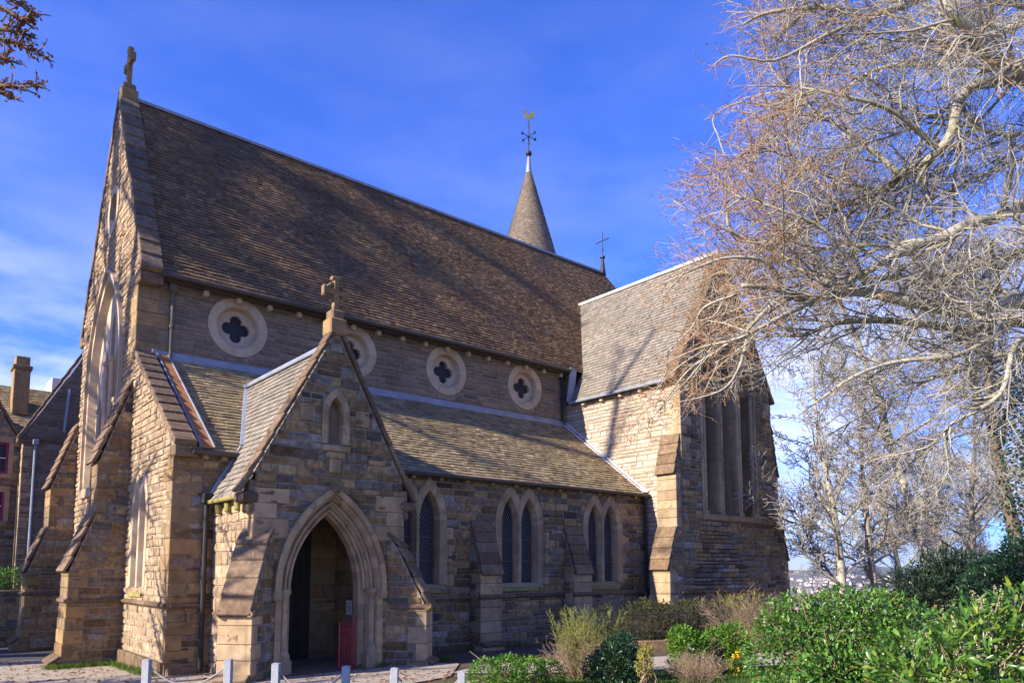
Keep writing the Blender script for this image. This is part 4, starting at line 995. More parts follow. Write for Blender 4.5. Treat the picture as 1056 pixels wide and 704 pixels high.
def bare_tree(name, label, base, H, r0, seed, spread=.42, limbs=16, first=.28, lean=(0, 0, 0), bark='midbark', twig='twig', dens=1.0, group=None, br=7, sub=3, twr=.010, up=.05, thick=.32):
    rnd = random.Random(seed); base = Vector(base); root = thing(name, label, 'tree', tuple(base), group)
    tr = wander(base-Z*.3, Z+Vector(lean), H*.92, 12, rnd, .06, (0, 0, .03)); mt = MB(); mt2 = MB(); tw = Twigs()
    tube(mt, tr, [r0*(1.25 if i == 0 else 1)*(1-i/12.6)+.02 for i in range(13)], 10); mt.build('trunk', M[bark], root, smooth=True)
    for i in range(limbs):
        t = first+(1-first)*(i+rnd.random()*.8)/limbs; p, d = along(tr, min(t, .98)); a = i*2.4+rnd.random()
        out = Vector((math.cos(a), math.sin(a), 0)); l = H*spread*(1.1-.75*max(0, (t-first)/(1-first)))*rnd.uniform(.75, 1.15)
        rad = r0*(1-t*.92)*.55
        lb = wander(p, out*.9+Z*rnd.uniform(.25, .9), l, 8, rnd, .14, (0, 0, up)); tube(mt2, lb, [max(.012, rad*(1-k/8.5)) for k in range(9)], 6)
        nb = max(4, int(br*l/3))
        for k in range(nb):
            p2, d2 = along(lb, min(.999, .15+.85*(k+rnd.random())/nb)); s = rndv(rnd); s = (s-d2*s.dot(d2)).normalized()
            l2 = l*rnd.uniform(.22, .45); b2 = wander(p2, d2*.8+s*.8+Z*.15, l2, 5, rnd, .17, (0, 0, up)); tube(mt2, b2, [max(.006, rad*thick*(1-j/5.6)) for j in range(6)], 4)
            sprout(tw, b2, .16/dens, (l2*.22, l2*.5), twr, rnd, trop=(0, 0, up*.5), sub=sub)
        sprout(tw, lb, .3/dens, (l*.08, l*.2), twr, rnd, trop=(0, 0, up*.5), sub=sub, start=.3)
    mt2.build('limbs', M[bark], root, smooth=True); tw.build('crown', M[twig], root)
    return root

# ------------------------------------------------------------------ the great beech at the right
beech = thing('beech_tree', 'great bare beech whose long limbs and russet twigs reach over the transept', 'tree', tuple(at(1160, 620, 13)))
rnd = random.Random(5); tb = at(1165, 620, 13); tb.z = gz(tb.x, tb.y)-.3
mt = MB(); tpts = [tb, tb+V3(-.1, .05, 1.5), tb+V3(-.15, .1, 4), tb+V3(-.1, .3, 7), tb+V3(.2, .2, 10), tb+V3(.1, 0, 14)]
tube(mt, tpts, [.72, .5, .45, .38, .28, .12], 14); mt.build('trunk', M['bark'], beech, smooth=True)
LT = [  # limbs: (photo x, photo y, distance), first and last radius in metres
 ([(1165, 345, 13), (1110, 322, 12.6), (1056, 314, 12.2), (1000, 319, 12), (940, 306, 11.8), (885, 300, 11.8), (842, 307, 11.8), (800, 296, 11.7), (765, 303, 11.5)], .19, .03),
 ([(1165, 380, 13), (1056, 330, 12.8), (990, 338, 13), (930, 325, 13.2), (870, 332, 13.4), (830, 346, 13.6), (785, 352, 13.8), (735, 372, 14.0)], .11, .018),
 ([(1165, 170, 13), (1056, 212, 12), (1027, 225, 11.6), (992, 240, 11.4), (966, 250, 11.3), (930, 262, 11.2), (890, 284, 11.4), (850, 290, 11.6), (812, 274, 11.8), (797, 256, 11.8), (767, 240, 11.8), (750, 203, 11.7)], .12, .02),
 ([(1165, 60, 13), (1056, 80, 12), (997, 92, 11.6), (966, 153, 11.8), (935, 179, 12), (905, 194, 12.2), (870, 215, 12.4), (830, 235, 12.6), (780, 262, 12.8), (735, 300, 13)], .12, .015),
 ([(1165, 140, 13), (1080, 84, 11.5), (1056, 66, 10.8), (1017, 51, 10.4), (1002, 40, 10.2), (980, 0, 10), (955, -50, 10)], .13, .05),
 ([(1165, 300, 13), (1090, 330, 11.5), (1056, 355, 11), (1029, 402, 11), (988, 436, 11.2), (960, 452, 11.4), (930, 466, 11.6)], .065, .010),
 ([(1056, 314, 12.2), (1020, 345, 11.6), (975, 362, 11.4), (930, 372, 11.4), (880, 396, 11.6), (842, 420, 11.8), (820, 428, 11.8)], .06, .012),
 ([(842, 307, 11.8), (813, 297, 11.6), (795, 315, 11.5), (772, 337, 11.5), (741, 358, 11.6), (712, 385, 11.8), (685, 425, 12)], .06, .010),
 ([(1165, -40, 13), (1056, -40, 12.5), (980, -12, 12.2), (900, 12, 12), (850, 6, 12), (800, 12, 12), (765, 30, 12)], .12, .012),
 ([(935, 179, 12), (880, 140, 12.3), (840, 108, 12.6), (800, 70, 12.8), (780, 30, 13)], .05, .008),
 ([(1165, 120, 13), (1080, 150, 12.6), (1010, 182, 12.4), (950, 205, 12.6), (890, 200, 12.8)], .06, .010),
 ([(1165, 0, 13), (1090, 8, 12), (1020, -2, 11.6), (960, 28, 11.6), (905, 52, 11.8), (850, 64, 12)], .06, .010),
 ([(1100, 120, 12.6), (1040, 132, 12.4), (985, 122, 12.4), (930, 104, 12.6), (875, 62, 12.8)], .05, .010),
 ([(900, 12, 12), (850, 40, 11.6), (800, 60, 11.4), (755, 58, 11.4), (728, 70, 11.5)], .04, .007),
 ([(840, 108, 12.6), (800, 118, 12.2), (760, 112, 12), (722, 128, 12)], .03, .007),
 ([(966, 153, 11.8), (920, 120, 11.4), (870, 98, 11.2), (820, 86, 11.2), (770, 90, 11.3)], .05, .008),
 ([(905, 194, 12.2), (860, 180, 12), (810, 162, 12), (770, 150, 12)], .045, .008),
 ([(890, 284, 11.4), (850, 250, 11), (800, 214, 11), (755, 196, 11.2)], .045, .008),
 ([(765, 303, 11.5), (735, 318, 11.6), (708, 340, 11.8), (672, 380, 12)], .028, .007),
 ([(1165, 250, 13), (1056, 262, 13.6), (980, 285, 14), (900, 290, 14.4), (830, 270, 14.6), (770, 262, 14.8), (725, 268, 15)], .09, .012),
 ([(1165, 10, 13), (1056, 20, 14), (980, 60, 14.5), (900, 70, 14.8), (840, 120, 15), (770, 160, 15.2)], .10, .012),
 ([(1056, 355, 11), (1010, 372, 12), (950, 400, 12.4), (890, 430, 12.6), (850, 450, 12.6)], .05, .010),
 ([(1165, 420, 13), (1056, 395, 12.4), (1020, 425, 12.6), (1000, 455, 12.8)], .05, .010),
 ([(842, 307, 11.8), (805, 328, 11.4), (765, 350, 11.2), (722, 362, 11.3), (678, 380, 11.5)], .05, .008),
 ([(813, 297, 11.6), (790, 272, 11.2), (750, 262, 11), (712, 276, 11.1), (672, 300, 11.4)], .045, .007),
 ([(772, 337, 11.5), (760, 366, 11.2), (738, 396, 11.2), (706, 420, 11.4)], .032, .006),
 ([(800, 296, 11.7), (762, 318, 12.4), (728, 330, 12.8), (684, 345, 13)], .035, .006),
 ([(722, 362, 11.3), (690, 385, 11.4), (655, 412, 11.6), (632, 438, 11.8)], .014, .005),
 ([(741, 358, 11.6), (705, 392, 11.8), (668, 420, 12), (645, 452, 12.2)], .014, .005),
 ([(712, 276, 11.1), (680, 310, 11.3), (652, 350, 11.6)], .013, .005),
 ([(750, 203, 11.7), (735, 180, 11.7), (722, 165, 11.8)], .02, .006),
]
tw = Twigs(); twr_ = Twigs(); buds = []; brs = []
def spline(P, n=3):
    o = []
    for i in range(len(P)-1):
        a, b, c, d = P[max(i-1, 0)], P[i], P[i+1], P[min(i+2, len(P)-1)]
        for k in range(n):
            t = k/n; o.append(.5*((2*b)+(c-a)*t+(2*a-5*b+4*c-d)*t*t+(3*b-a-3*c+d)*t*t*t))
    o.append(P[-1]); return o
trunk2 = Vector((tb.x, tb.y, 0))
left = -rgt
def far(p): return math.hypot(p.x-tb.x, p.y-tb.y)
def tip(q):
    if far(q[-1]) > 6.9+rnd.uniform(-.9, .9):
        for k in range(3): buds.append((q[rnd.randint(1, 3)], (q[-1]-q[0]).normalized()))
class Split:
    def add(s, pts, r0, r1):
        p = Vector(pts[-1]); (twr_ if far(p) > 7.3+rnd.uniform(-1.2, 1.2) else tw).add(pts, r0, r1)
SP = Split(); LB = MB()
allimb = []
def ok(p):
    f_ = far(p)
    if p.z < 3.2 or (5.5 < f_ < 7.3 and p.z < 5.5) or (f_ > 7 and p.z < 4.3): return False
    return f_ < 8.6-1.3*smooth(6.5, 11, p.z)+.45*math.sin(p.z*1.7)+rnd.uniform(-.4, .25)
for pts, ra, rb in LT:
    P = spline([at(*q) + rndv(rnd)*.06 for q in pts], 4); allimb.append((P, ra, rb, 1))
for P, ra, rb, _ in list(allimb):
    Ln = sum((P[i+1]-P[i]).length for i in range(len(P)-1)); nb = int(Ln/.5)
    for k in range(nb):
        t = .06+.9*(k+rnd.random())/nb; p, d = along(P, min(t, .999)); s = rndv(rnd); s = (s-d*s.dot(d)).normalized()
        l2 = rnd.uniform(1.4, 3.4)*(1-.45*t); r2 = max(.014, (ra+(rb-ra)*t**.8)*rnd.uniform(.28, .5))
        Q = wander(p, d*.8+s*.8+left*.12, l2, 9, rnd, .17, (0, 0, rnd.uniform(-.05, .07))); 
        if ok(Q[-1]) and ok(Q[4]): allimb.append((Q, r2, .007, 2))
for P, ra, rb, lv in allimb:
    mt = MB(); n = len(P); tube(mt, P, [ra+(rb-ra)*(k/(n-1))**.8 for k in range(n)], 8 if lv == 1 else 6)
    if lv == 1: mt.build('limb', M['bark'], beech, smooth=True)
    else: LB.add(mt.v, mt.f)
    Ln = sum((P[i+1]-P[i]).length for i in range(n-1)); nb = int(Ln/(.27 if P[n//2].z > 7 and far(P[n//2]) < 6.5 else .33))
    for k in range(nb):
        t = .10+.9*(k+rnd.random())/nb; p, d = along(P, min(t, .999)); s = rndv(rnd); s = (s-d*s.dot(d)).normalized()
        if not ok(p): continue
        l2 = rnd.uniform(.6, 1.6)*(1-.35*t); r2 = min(max(ra+(rb-ra)*t, .011), .024)*rnd.uniform(.6, .95)
        b2 = wander(p, d*.85+s*.8+left*.15, l2, 6, rnd, .19, (0, 0, -.02 if rnd.random() < .55 else .05))
        if not ok(b2[-1]) or (far(p) > 6.6 and p.z < 8 and rnd.random() < .4): continue
        brs.append((b2, r2)); sprout(SP, b2, .12, (.25, .7), .0056, rnd, trop=(0, 0, -.02), sub=3, tipfn=tip, spread=.7)
    sprout(SP, P, .22, (.25, .6), .0052, rnd, trop=(0, 0, -.02), sub=2, tipfn=tip, start=.3)
LB.build('secondary_limbs', M['bark'], beech, smooth=True)['kind'] = 'stuff'
mt = MB()
for b2, r2 in brs: tube(mt, b2, [max(.006, r2*(1-k/7.5)) for k in range(7)], 5)
bo = mt.build('branches', M['bark'], beech, smooth=True); bo['kind'] = 'stuff'
o = tw.build('crown', M['twig'], beech); o['kind'] = 'stuff'; o = twr_.build('outer_twigs', M['twigrust'], beech); o['kind'] = 'stuff'
Bc = np.array([tuple(b[0]) for b in buds]); Bd = np.array([tuple(b[1]) for b in buds])+RN.normal(size=(len(buds), 3))*.5
leaves('buds', Bc, Bd, RN.uniform(.022, .05, len(Bc)), RN.uniform(.010, .02, len(Bc)), M['budrust'], beech, kind='stuff')
print('beech twigs', len(tw.p), len(twr_.p), 'buds', len(buds))

# ------------------------------------------------------------------ trees behind and to the west
def foot(px, depth, dz=0):
    p = at(px, 587, depth); return V3(p.x, p.y, gz(p.x, p.y)+dz)
T1 = dict(bark='midbark')
bare_tree('bare_tree', 'tall bare tree with a stout leaning pale trunk standing beyond the evergreen', foot(968, 30), 21, .25, 301, spread=.34, limbs=18, first=.30, lean=(-.03, .02, 0), dens=1.1, bark='bark', twr=.014)
bare_tree('bare_tree', 'bushy bare tree with forked trunks just clear of the transept corner', foot(866, 27), 11, .15, 302, spread=.36, limbs=26, first=.12, dens=1.6, bark='bark', twr=.016)
bare_tree('bare_tree', 'thin bare tree beside the leaning pale trunk', foot(1003, 31), 14, .14, 303, spread=.32, limbs=18, first=.2, dens=1.2, bark='midbark', twr=.014)
bare_tree('bare_tree', 'slender bare tree between the forked tree and the leaning trunk', foot(905, 28), 10.5, .13, 305, spread=.36, limbs=22, first=.15, dens=1.4, twr=.016)
for px, d, Hh, sd_, lb in ((935, 54, 21, 332, 'pale bare tree in the far row behind the leaning trunk'), (985, 49, 19, 333, 'pale bare tree in the far row above the dark evergreen'), (1035, 55, 22, 334, 'pale bare tree in the far row beside the ivy clad trunk')):
    bare_tree('bare_tree', lb, foot(px, d), Hh, .24, sd_, spread=.36, limbs=18, first=.32, dens=1.0, twr=.020, group='bare trees in a row beyond the garden')
iv = bare_tree('bare_tree', 'dark trunked tree clad in ivy at the edge of the garden', foot(1056, 26), 18, .26, 304, spread=.34, limbs=16, first=.35, dens=1.1, bark='darkbark', twr=.013)
b = foot(1056, 26); rr2 = np.random.default_rng(3); n = 2600; z = rr2.uniform(0, 9, n); a = rr2.uniform(0, 2*math.pi, n); r = .26+rr2.uniform(0, .35, n)
leaves('ivy', np.stack([b.x+r*np.cos(a), b.y+r*np.sin(a), b.z+z], 1), np.stack([np.cos(a), np.sin(a), -.4+0*a], 1), .12, .10, M['darkleaf'], iv, kind='stuff')
bare_tree('bare_tree', 'very tall bare tree west of the church whose branches dapple the gable', V3(-15, 6.6, gz(-15, 6.6)), 27, .6, 311, spread=.26, limbs=19, first=.16, dens=.9, bark='darkbark', twr=.026, sub=1, br=9, thick=.85)
wt = bare_tree('bare_tree', 'broad bare tree behind the tall one at the west of the church', V3(-21, 5.4, gz(-21, 5.4)), 34, .85, 313, spread=.18, limbs=7, first=.5, dens=.25, bark='darkbark', twr=.02, sub=0, br=4, thick=.6)
def back(px, py, x):                           # the point at that x whose shadow falls at this place on the nave roof
    d = at(px, py, 1)-CAM; nrm = Vector((0, -sl, 1)); t = (Vector((0, ye, ze))-CAM).dot(nrm)/d.dot(nrm); p = CAM+d*t; return p-SUND*((p.x-x)/SUND.x)
rnd = random.Random(71); mt = MB(); tw2 = Twigs()
for P, ra, rb in (([(200, 118, -20.5), (245, 150, -19.5), (300, 182, -18), (350, 212, -17), (420, 262, -15.5), (480, 305, -14)], .34, .16), ([(300, 150, -20), (370, 195, -18.5), (450, 235, -17), (530, 285, -15)], .22, .10),
                  ([(160, 130, -18.5), (175, 185, -17.5), (215, 240, -16.5), (260, 275, -15.5)], .30, .12), ([(240, 145, -19.6), (215, 190, -18.5), (175, 240, -17)], .2, .1), ([(330, 200, -17.4), (340, 260, -16), (380, 305, -15)], .15, .07)):
    Q = spline([back(*q) for q in P], 4); n = len(Q); tube(mt, Q, [ra+(rb-ra)*k/(n-1) for k in range(n)], 8)
    for k in range(int(n*2.2)):
        p, d = along(Q, rnd.uniform(.05, .99)); b2 = wander(p, d*.8+rndv(rnd)*.6, rnd.uniform(1, 2.6), 5, rnd, .2); tube(mt, b2, [.07*(1-j/6) for j in range(6)], 4)
tube(mt, [wt.location+Z*17, wt.location+V3(.2, .1, 22), back(200, 118, -20.5)], [.5, .42, .34], 8)
mt.build('boughs', M['darkbark'], wt, smooth=True)
bare_tree('bare_tree', 'bare tree close west of the porch whose branches dapple the aisle corner', V3(-10.5, -3.4, gz(-10.5, -3.4)), 13, .28, 317, spread=.33, limbs=15, first=.22, dens=.5, bark='darkbark', twr=.014, sub=1, br=8, thick=.8)
# the near tree whose budded twigs hang in at the top corner
nt_ = thing('budding_tree', 'dark budding tree whose knobbly twigs hang in at the top left corner', 'tree', (-8.5, -11.0, .3)); rnd = random.Random(77)
mt = MB(); tube(mt, [(-8.5, -11.0, .2), (-8.4, -10.9, 3), (-8.3, -10.7, 6), (-8.1, -10.5, 8.5)], [.3, .24, .2, .1], 10); mt.build('trunk', M['darkbark'], nt_, smooth=True)
ends = [[(-120, 10, 9.5), (-40, 5, 9.2), (0, -4, 9), (22, 6, 9), (36, 14, 9)], [(-120, 20, 9.5), (-40, 30, 9.2), (-5, 40, 9), (20, 46, 9), (46, 58, 9)], [(-120, 60, 9.5), (-40, 80, 9.2), (-5, 88, 9), (20, 90, 9), (39, 88, 9)], [(-20, 36, 9.1), (0, 30, 9), (18, 34, 9), (30, 36, 9)], [(-20, 84, 9.1), (0, 95, 9), (14, 102, 9)], [(-20, 4, 9.1), (5, 10, 9), (20, 20, 9), (28, 22, 9)], [(-20, 50, 9.1), (0, 58, 9), (14, 64, 9)]]
mt = MB(); cl = []
for k, e in enumerate(ends):
    P = spline([at(*q) for q in e], 4)
    if k < 3: P = [V3(-8.2, -10.6, 7.2)]+P
    n = len(P); tube(mt, P, [.035*(1-i/n)+.008 for i in range(n)], 6)
    for i in range(n*2):
        p, d = along(P, rnd.uniform(.35, .999)); q = wander(p, d*.7+rndv(rnd)*.7, rnd.uniform(.06, .22), 3, rnd, .3); tube(mt, q, [.008, .008, .009, .004], 5)
        for j in range(3): cl.append((q[rnd.randint(1, 3)]+rndv(rnd)*.012, rndv(rnd)))
mt.build('limbs', M['darkbark'], nt_, smooth=True)
leaves('buds', np.array([tuple(c[0]) for c in cl]), np.array([tuple(c[1]) for c in cl]), .05, .035, M['deadleaf'], nt_, kind='stuff')

# ------------------------------------------------------------------ shrubs
def stems(root, c, n, h, spread, seed, mat, r=.009, every=.1, lr=(.08, .25), sub=2, up=.05, wob=.12):
    rnd = random.Random(seed); tw = Twigs(); c = Vector(c)
    for i in range(n):
        a = rnd.uniform(0, 2*math.pi); s = rnd.random()**.6*spread
        q = wander(c+V3(math.cos(a), math.sin(a), 0)*s*.35, V3(math.cos(a)*s, math.sin(a)*s, h*.75), h*rnd.uniform(.7, 1.08), 3, rnd, wob, (0, 0, up)); tw.add([tuple(p) for p in q], r, r*.4)
        sprout(tw, q, every, lr, r*.6, rnd, sub=sub, trop=(0, 0, up), flat=1, wob=wob)
    return tw.build('stems', M[mat], root)
def shrub(name, label, px, depth, lumps, n, ln, wd, mat, seed, cat='shrub', stem='tanstem', shell=.5, outw=.9, group=None, stem_h=.9, nst=14):
    """lumps: (sideways, towards the back, height, half sizes) round a foot on the ground"""
    f = foot(px, depth); root = thing(name, label, cat, tuple(f), group); fh = Vector((fwd.x, fwd.y, 0)).normalized()
    Lm = []
    for (s, b, h, a1, a2, a3) in lumps: p = f+rgt*s+fh*b+Z*h; Lm.append((p.x, p.y, p.z, a1, a2, a3))
    C, D = cloud(n, Lm, seed, shell); r = np.random.default_rng(seed+1); D2 = D*outw+r.normal(size=D.shape)*.55+np.array([0, 0, .25])
    keep = C[:, 2] > f.z+.02
    leaves('foliage', C[keep], D2[keep], ln*(.45+.9*r.random(keep.sum())**.8), wd*r.uniform(.8, 1.15, keep.sum()), M[mat], root)
    for k, l in enumerate(Lm[:6]): 
        pass
    rd = random.Random(seed); tw = Twigs()
    for i in range(nst*len(Lm)):
        l = Lm[i % len(Lm)]; e = Vector(l[:3])+V3(rd.gauss(0, .5)*l[3], rd.gauss(0, .5)*l[4], rd.gauss(0, .5)*l[5]); a = f.lerp(e, .05)+rndv(rd)*.06
        m1 = a.lerp(e, .35)+rndv(rd)*.06; m2 = a.lerp(e, .7)+rndv(rd)*.05; tw.add([tuple(a), tuple(m1), tuple(m2), tuple(e)], .014, .005)
    tw.build('stems', M[stem], root)
    return root, Lm
rl = [(-.62, 0, .62, .60, .6, .62), (-.15, .1, .78, .62, .6, .72), (.35, 0, .80, .6, .6, .78), (.8, -.1, .75, .6, .6, .72), (-.35, .3, 1.12, .42, .4, .45), (.1, .2, 1.32, .34, .3, .34), (-.82, 0, 1.05, .2, .2, .42), (.62, .2, 1.25, .42, .4, .34), (-.2, -.5, .45, .7, .5, .5), (.6, -.5, .5, .7, .5, .55)]
rh, Lm = shrub('rhododendron', 'big dense rhododendron with small glossy leaves and russet tips beyond the laurel', 862, 9.6, [(a, b, c*.86, d, e, f*.86) for a, b, c, d, e, f in rl], 15000, .075, .030, 'rhodo', 401, shell=.45)
C, D = cloud(420, Lm, 402, .95); leaves('dead_leaves', C, D+np.array([0, 0, -.3]), .06, .022, M['deadleaf'], rh)
ll = [(-.35, 0, .55, .5, .5, .62), (.1, 0, .7, .55, .5, .72), (.55, .1, .85, .5, .5, .72), (.95, 0, .85, .5, .5, .8), (.3, .3, 1.15, .38, .3, .34), (.75, .2, 1.3, .4, .35, .32), (-.1, -.4, .3, .6, .4, .5), (.6, -.45, .4, .6, .4, .55), (-.55, .1, .75, .3, .3, .3)]
la, Lm = shrub('cherry_laurel', 'cherry laurel with long pointed leaves and cream flower spikes in front of the bare trees', 990, 6.9, [(a, b, c*.9, d, e, f*.9) for a, b, c, d, e, f in ll], 4200, .135, .038, 'laurel', 411, shell=.4)
C, D = cloud(150, Lm, 412, .9); r = np.random.default_rng(4); CC = []; DD = []
for c, d in zip(C, D):
    if c[2] < la.location.z+.5: continue
    for k in range(26): CC.append(c+np.array([0, 0, .11])*(k/26)+r.normal(size=3)*.006); DD.append(r.normal(size=3)+np.array([0, 0, .3]))
leaves('flower_spikes', np.array(CC), np.array(DD), .02, .014, M['laurelflower'], la)
shrub('evergreen_bush', 'dark low evergreen with spreading branches at the foot of the leaning pale trunk', 978, 22, [(-.9, 0, 1.25, 1.1, 1, .55), (0, 0, 1.6, 1.1, 1, .75), (.9, .2, 1.5, 1.1, 1, .7), (-.3, 0, .8, 1.8, 1, .8), (1.6, 0, 1.2, .9, .8, .8)], 9000, .20, .045, 'conifer', 421, cat='evergreen', stem='darkbark', shell=.35)
shrub('evergreen_bush', 'dark ragged bush in front of the ivy clad tree', 1060, 19, [(-.8, 0, 1.2, .8, .8, .8), (0, 0, 1.6, .9, .8, .9)], 3500, .14, .06, 'darkleaf', 423, cat='evergreen', stem='darkbark', shell=.3)
shrub('low_hedge', 'low clipped bright green bush beside the last white post', 530, 11.2, [(-.42, 0, .16, .26, .3, .30), (-.1, 0, .2, .3, .3, .31), (.22, 0, .18, .3, .3, .30), (.52, .05, .16, .24, .25, .28)], 6500, .042, .022, 'box', 431, cat='bush', shell=.6)
f = foot(606, 12.3); br_ = thing('broom_bush', 'upright broom bush of green and straw coloured stems before the aisle windows', 'shrub', tuple(f))
stems(br_, f+V3(-.05, 0, 0), 130, 1.15, .46, 441, 'broom', r=.007, every=.06, lr=(.05, .16), up=.12, sub=1)
f2 = f+rgt*(-.16); o = stems(br_, f2, 110, .75, .55, 442, 'tanstem', r=.006, every=.08, lr=(.1, .28)); o.name = 'dry_stems'
shrub('dark_shrub', 'dark blue green leafy shrub growing against the broom bush', 634, 11.4, [(0, 0, .3, .32, .3, .36), (.1, 0, .52, .24, .24, .26), (-.2, 0, .2, .3, .3, .3), (.2, .1, .25, .22, .2, .3)], 3200, .07, .028, 'darkleaf', 451)
shrub('golden_shrub', 'small yellow green shrub by the pale path', 663, 11.0, [(0, 0, .3, .12, .12, .2), (.02, 0, .48, .1, .1, .14)], 420, .05, .025, 'yellowleaf', 455)
vs1, Lm = shrub('viburnum', 'rounded green viburnum dotted with pale lilac flowers beside the path', 707, 12.0, [(0, 0, .34, .32, .3, .36), (-.08, 0, .58, .24, .24, .24), (.14, 0, .52, .2, .2, .2)], 3400, .055, .028, 'box', 461)
C, D = cloud(40, [(Lm[0][0], Lm[0][1], Lm[0][2]-.05, .3, .3, .3)], 462, .98); r = np.random.default_rng(5)
Cf = np.repeat(C, 7, 0)+r.normal(size=(280, 3))*.012; leaves('flowers', Cf, r.normal(size=Cf.shape)+np.repeat(D, 7, 0), .028, .02, M['paleflower'], vs1)
shrub('viburnum', 'taller looser green shrub between the viburnum and the rhododendron', 746, 12.3, [(-.1, 0, .4, .3, .3, .4), (.12, 0, .5, .28, .28, .34), (.2, 0, .24, .26, .26, .28)], 2900, .06, .028, 'box', 465)
f = foot(758, 11.6); df = thing('yellow_flowers', 'clump of yellow flowers at the foot of the taller green shrub', 'flowers', tuple(f)); r = np.random.default_rng(8)
C = []; 
for k in range(12):
    h = Vector(f)+rgt*r.normal()*.07+Z*(.30+r.normal()*.09)+Vector((fwd.x, fwd.y, 0))*r.normal()*.05
    for j in range(9): C.append(tuple(h+Vector(r.normal(size=3))*.012))
C = np.array(C); leaves('petals', C, r.normal(size=C.shape), .035, .024, M['yellow'], df)
C = np.array([tuple(Vector(f)+rgt*r.normal()*.07) for k in range(60)]); leaves('leaves', C, np.array([[0, 0, 1.0]])+r.normal(size=C.shape)*.15, .34, .012, M['laurel'], df)
f = foot(716, 11.2); tg_ = thing('dry_bush', 'low bush of dry tan twigs in front of the viburnum', 'bush', tuple(f)); stems(tg_, f, 90, .5, .5, 471, 'tanstem', r=.005, every=.07, lr=(.08, .2))
f = foot(775, 16.5); tg_ = thing('dry_bush', 'pale twiggy bush arching over the railing beside the rhododendron', 'bush', tuple(f)); stems(tg_, f, 130, 1.35, 1.1, 473, 'tanstem', r=.007, every=.12, lr=(.15, .4))
C, D = cloud(700, [(f.x, f.y, f.z+.8, .8, .8, .5)], 474, .3); leaves('leaves', C, D, .05, .03, M['yellowleaf'], tg_)
def bramble(px, d, seed, label):
    f = foot(px, d); t = thing('bramble_bush', label, 'bush', tuple(f)); stems(t, f, 110, 1.15, 1.0, seed, 'darkbark', r=.007, every=.12, lr=(.15, .4))
    C, D = cloud(2600, [(f.x, f.y, f.z+.6, .95, .8, .6)], seed+1, .3); leaves('leaves', C, D+RN.normal(size=D.shape)*.4, .07, .045, M['bramble'], t)
bramble(668, 18.5, 481, 'dark tangled bramble behind the railing below the downpipe'); bramble(712, 18.8, 483, 'dark tangled bramble behind the railing below the transept buttress'); bramble(752, 19.2, 485, 'dark tangled bramble behind the railing below the transept window')
# hedge on the garden wall
hg = thing('hedge', 'bright leafy hedge growing over the top of the dark garden wall', 'hedge', (-4, 10.2, 1.3))
C, D = cloud(9000, [(-9+.62*k, 10.4, 1.75, .6, .5, .42+.1*math.sin(k*2.1)) for k in range(16)], 491, .6); leaves('foliage', C, D+RN.normal(size=D.shape)*.5, .10, .05, M['box'], hg)

# ------------------------------------------------------------------ posts and rope, railing, litter, town
posts = []
def mkpost(px, py, d, label):
    top = at(px, py, d); g = gz(top.x, top.y); r = thing('white_post', label, 'post', (top.x, top.y, g), 'white posts along the church path')
    mb = MB(); obox(mb, V3(top.x, top.y, (g-.1+top.z-.03)/2), Vector((rgt.x, rgt.y, 0)).normalized(), Vector((fwd.x, fwd.y, 0)).normalized(), Z, (.045, .045, (top.z-.03-g+.1)/2), .006); mb.build('post_shaft', M['postw'], r)
    mb = MB(); u_ = Vector((rgt.x, rgt.y, 0)).normalized()*.047; w_ = Vector((fwd.x, fwd.y, 0)).normalized()*.047; b_ = Vector((top.x, top.y, top.z-.03))
    mb.add([b_-u_-w_, b_+u_-w_, b_+u_+w_, b_-u_+w_, b_+Z*.012], [(0, 1, 4), (1, 2, 4), (2, 3, 4), (3, 0, 4), (3, 2, 1, 0)]); mb.build('post_cap', M['postw'], r)
    posts.append(b_-Z*.05); return r
for a in ((152, 677, 9.2, 'white post alone before the lit aisle corner'), (236, 677, 9.2, 'white post before the left porch buttress'), (285, 681, 9.0, 'white post before the left jamb of the porch doorway'),
          (357, 684, 9.0, 'white post before the red gate'), (407, 686, 9.0, 'white post before the right porch buttress'), (476, 690, 9.0, 'white post beside the low bright green bush')): mkpost(*a)
for i, j, lb in ((0, 1, 'sagging grey rope before the aisle corner'), (2, 3, 'sagging grey rope across the porch doorway'), (4, 5, 'sagging grey rope right of the porch')):
    a, b = posts[i], posts[j]; mb = MB(); tube(mb, [a.lerp(b, t)-Z*(.26*4*t*(1-t)) for t in [k/14 for k in range(15)]], .011, 6)
    m_ = a.lerp(b, .5)-Z*.26; tag(mb.build('rope', M['rope'], loc=tuple(m_), smooth=True), lb, 'rope', 'ropes hung between the white posts')
rt = thing('iron_railing', 'black iron railing on a low stone kerb before the transept', 'railing', tuple(foot(700, 17.8)))
A, B = foot(632, 17.5), foot(812, 18.4); mb = MB(); n = 6
for k in range(n): p, q = A.lerp(B, k/n), A.lerp(B, (k+.995)/n); beam(mb, p+Z*.11, q+Z*.11, .26, .30, ch=.02)
mb.build('kerb', M['weather'], rt)
for zz in (.36, .86): mb = MB(); beam(mb, A+Z*zz, B+Z*zz, .012, .035); mb.build('rail', M['iron'], rt)
nb = 38; mb = MB(); tube(mb, [A+Z*.26, A+Z*.92, A+Z*1.02], [.0075, .0075, .001], 5); b0 = mb.build('bar', M['iron'], rt)
for k in range(1, nb): c = b0.copy(); COL.objects.link(c); c.parent = rt; c.location = (B-A)*(k/(nb-1))
r = np.random.default_rng(21); n = 2600; xs = r.uniform(-7, 4, n); ys = r.uniform(-9.5, 3, n)
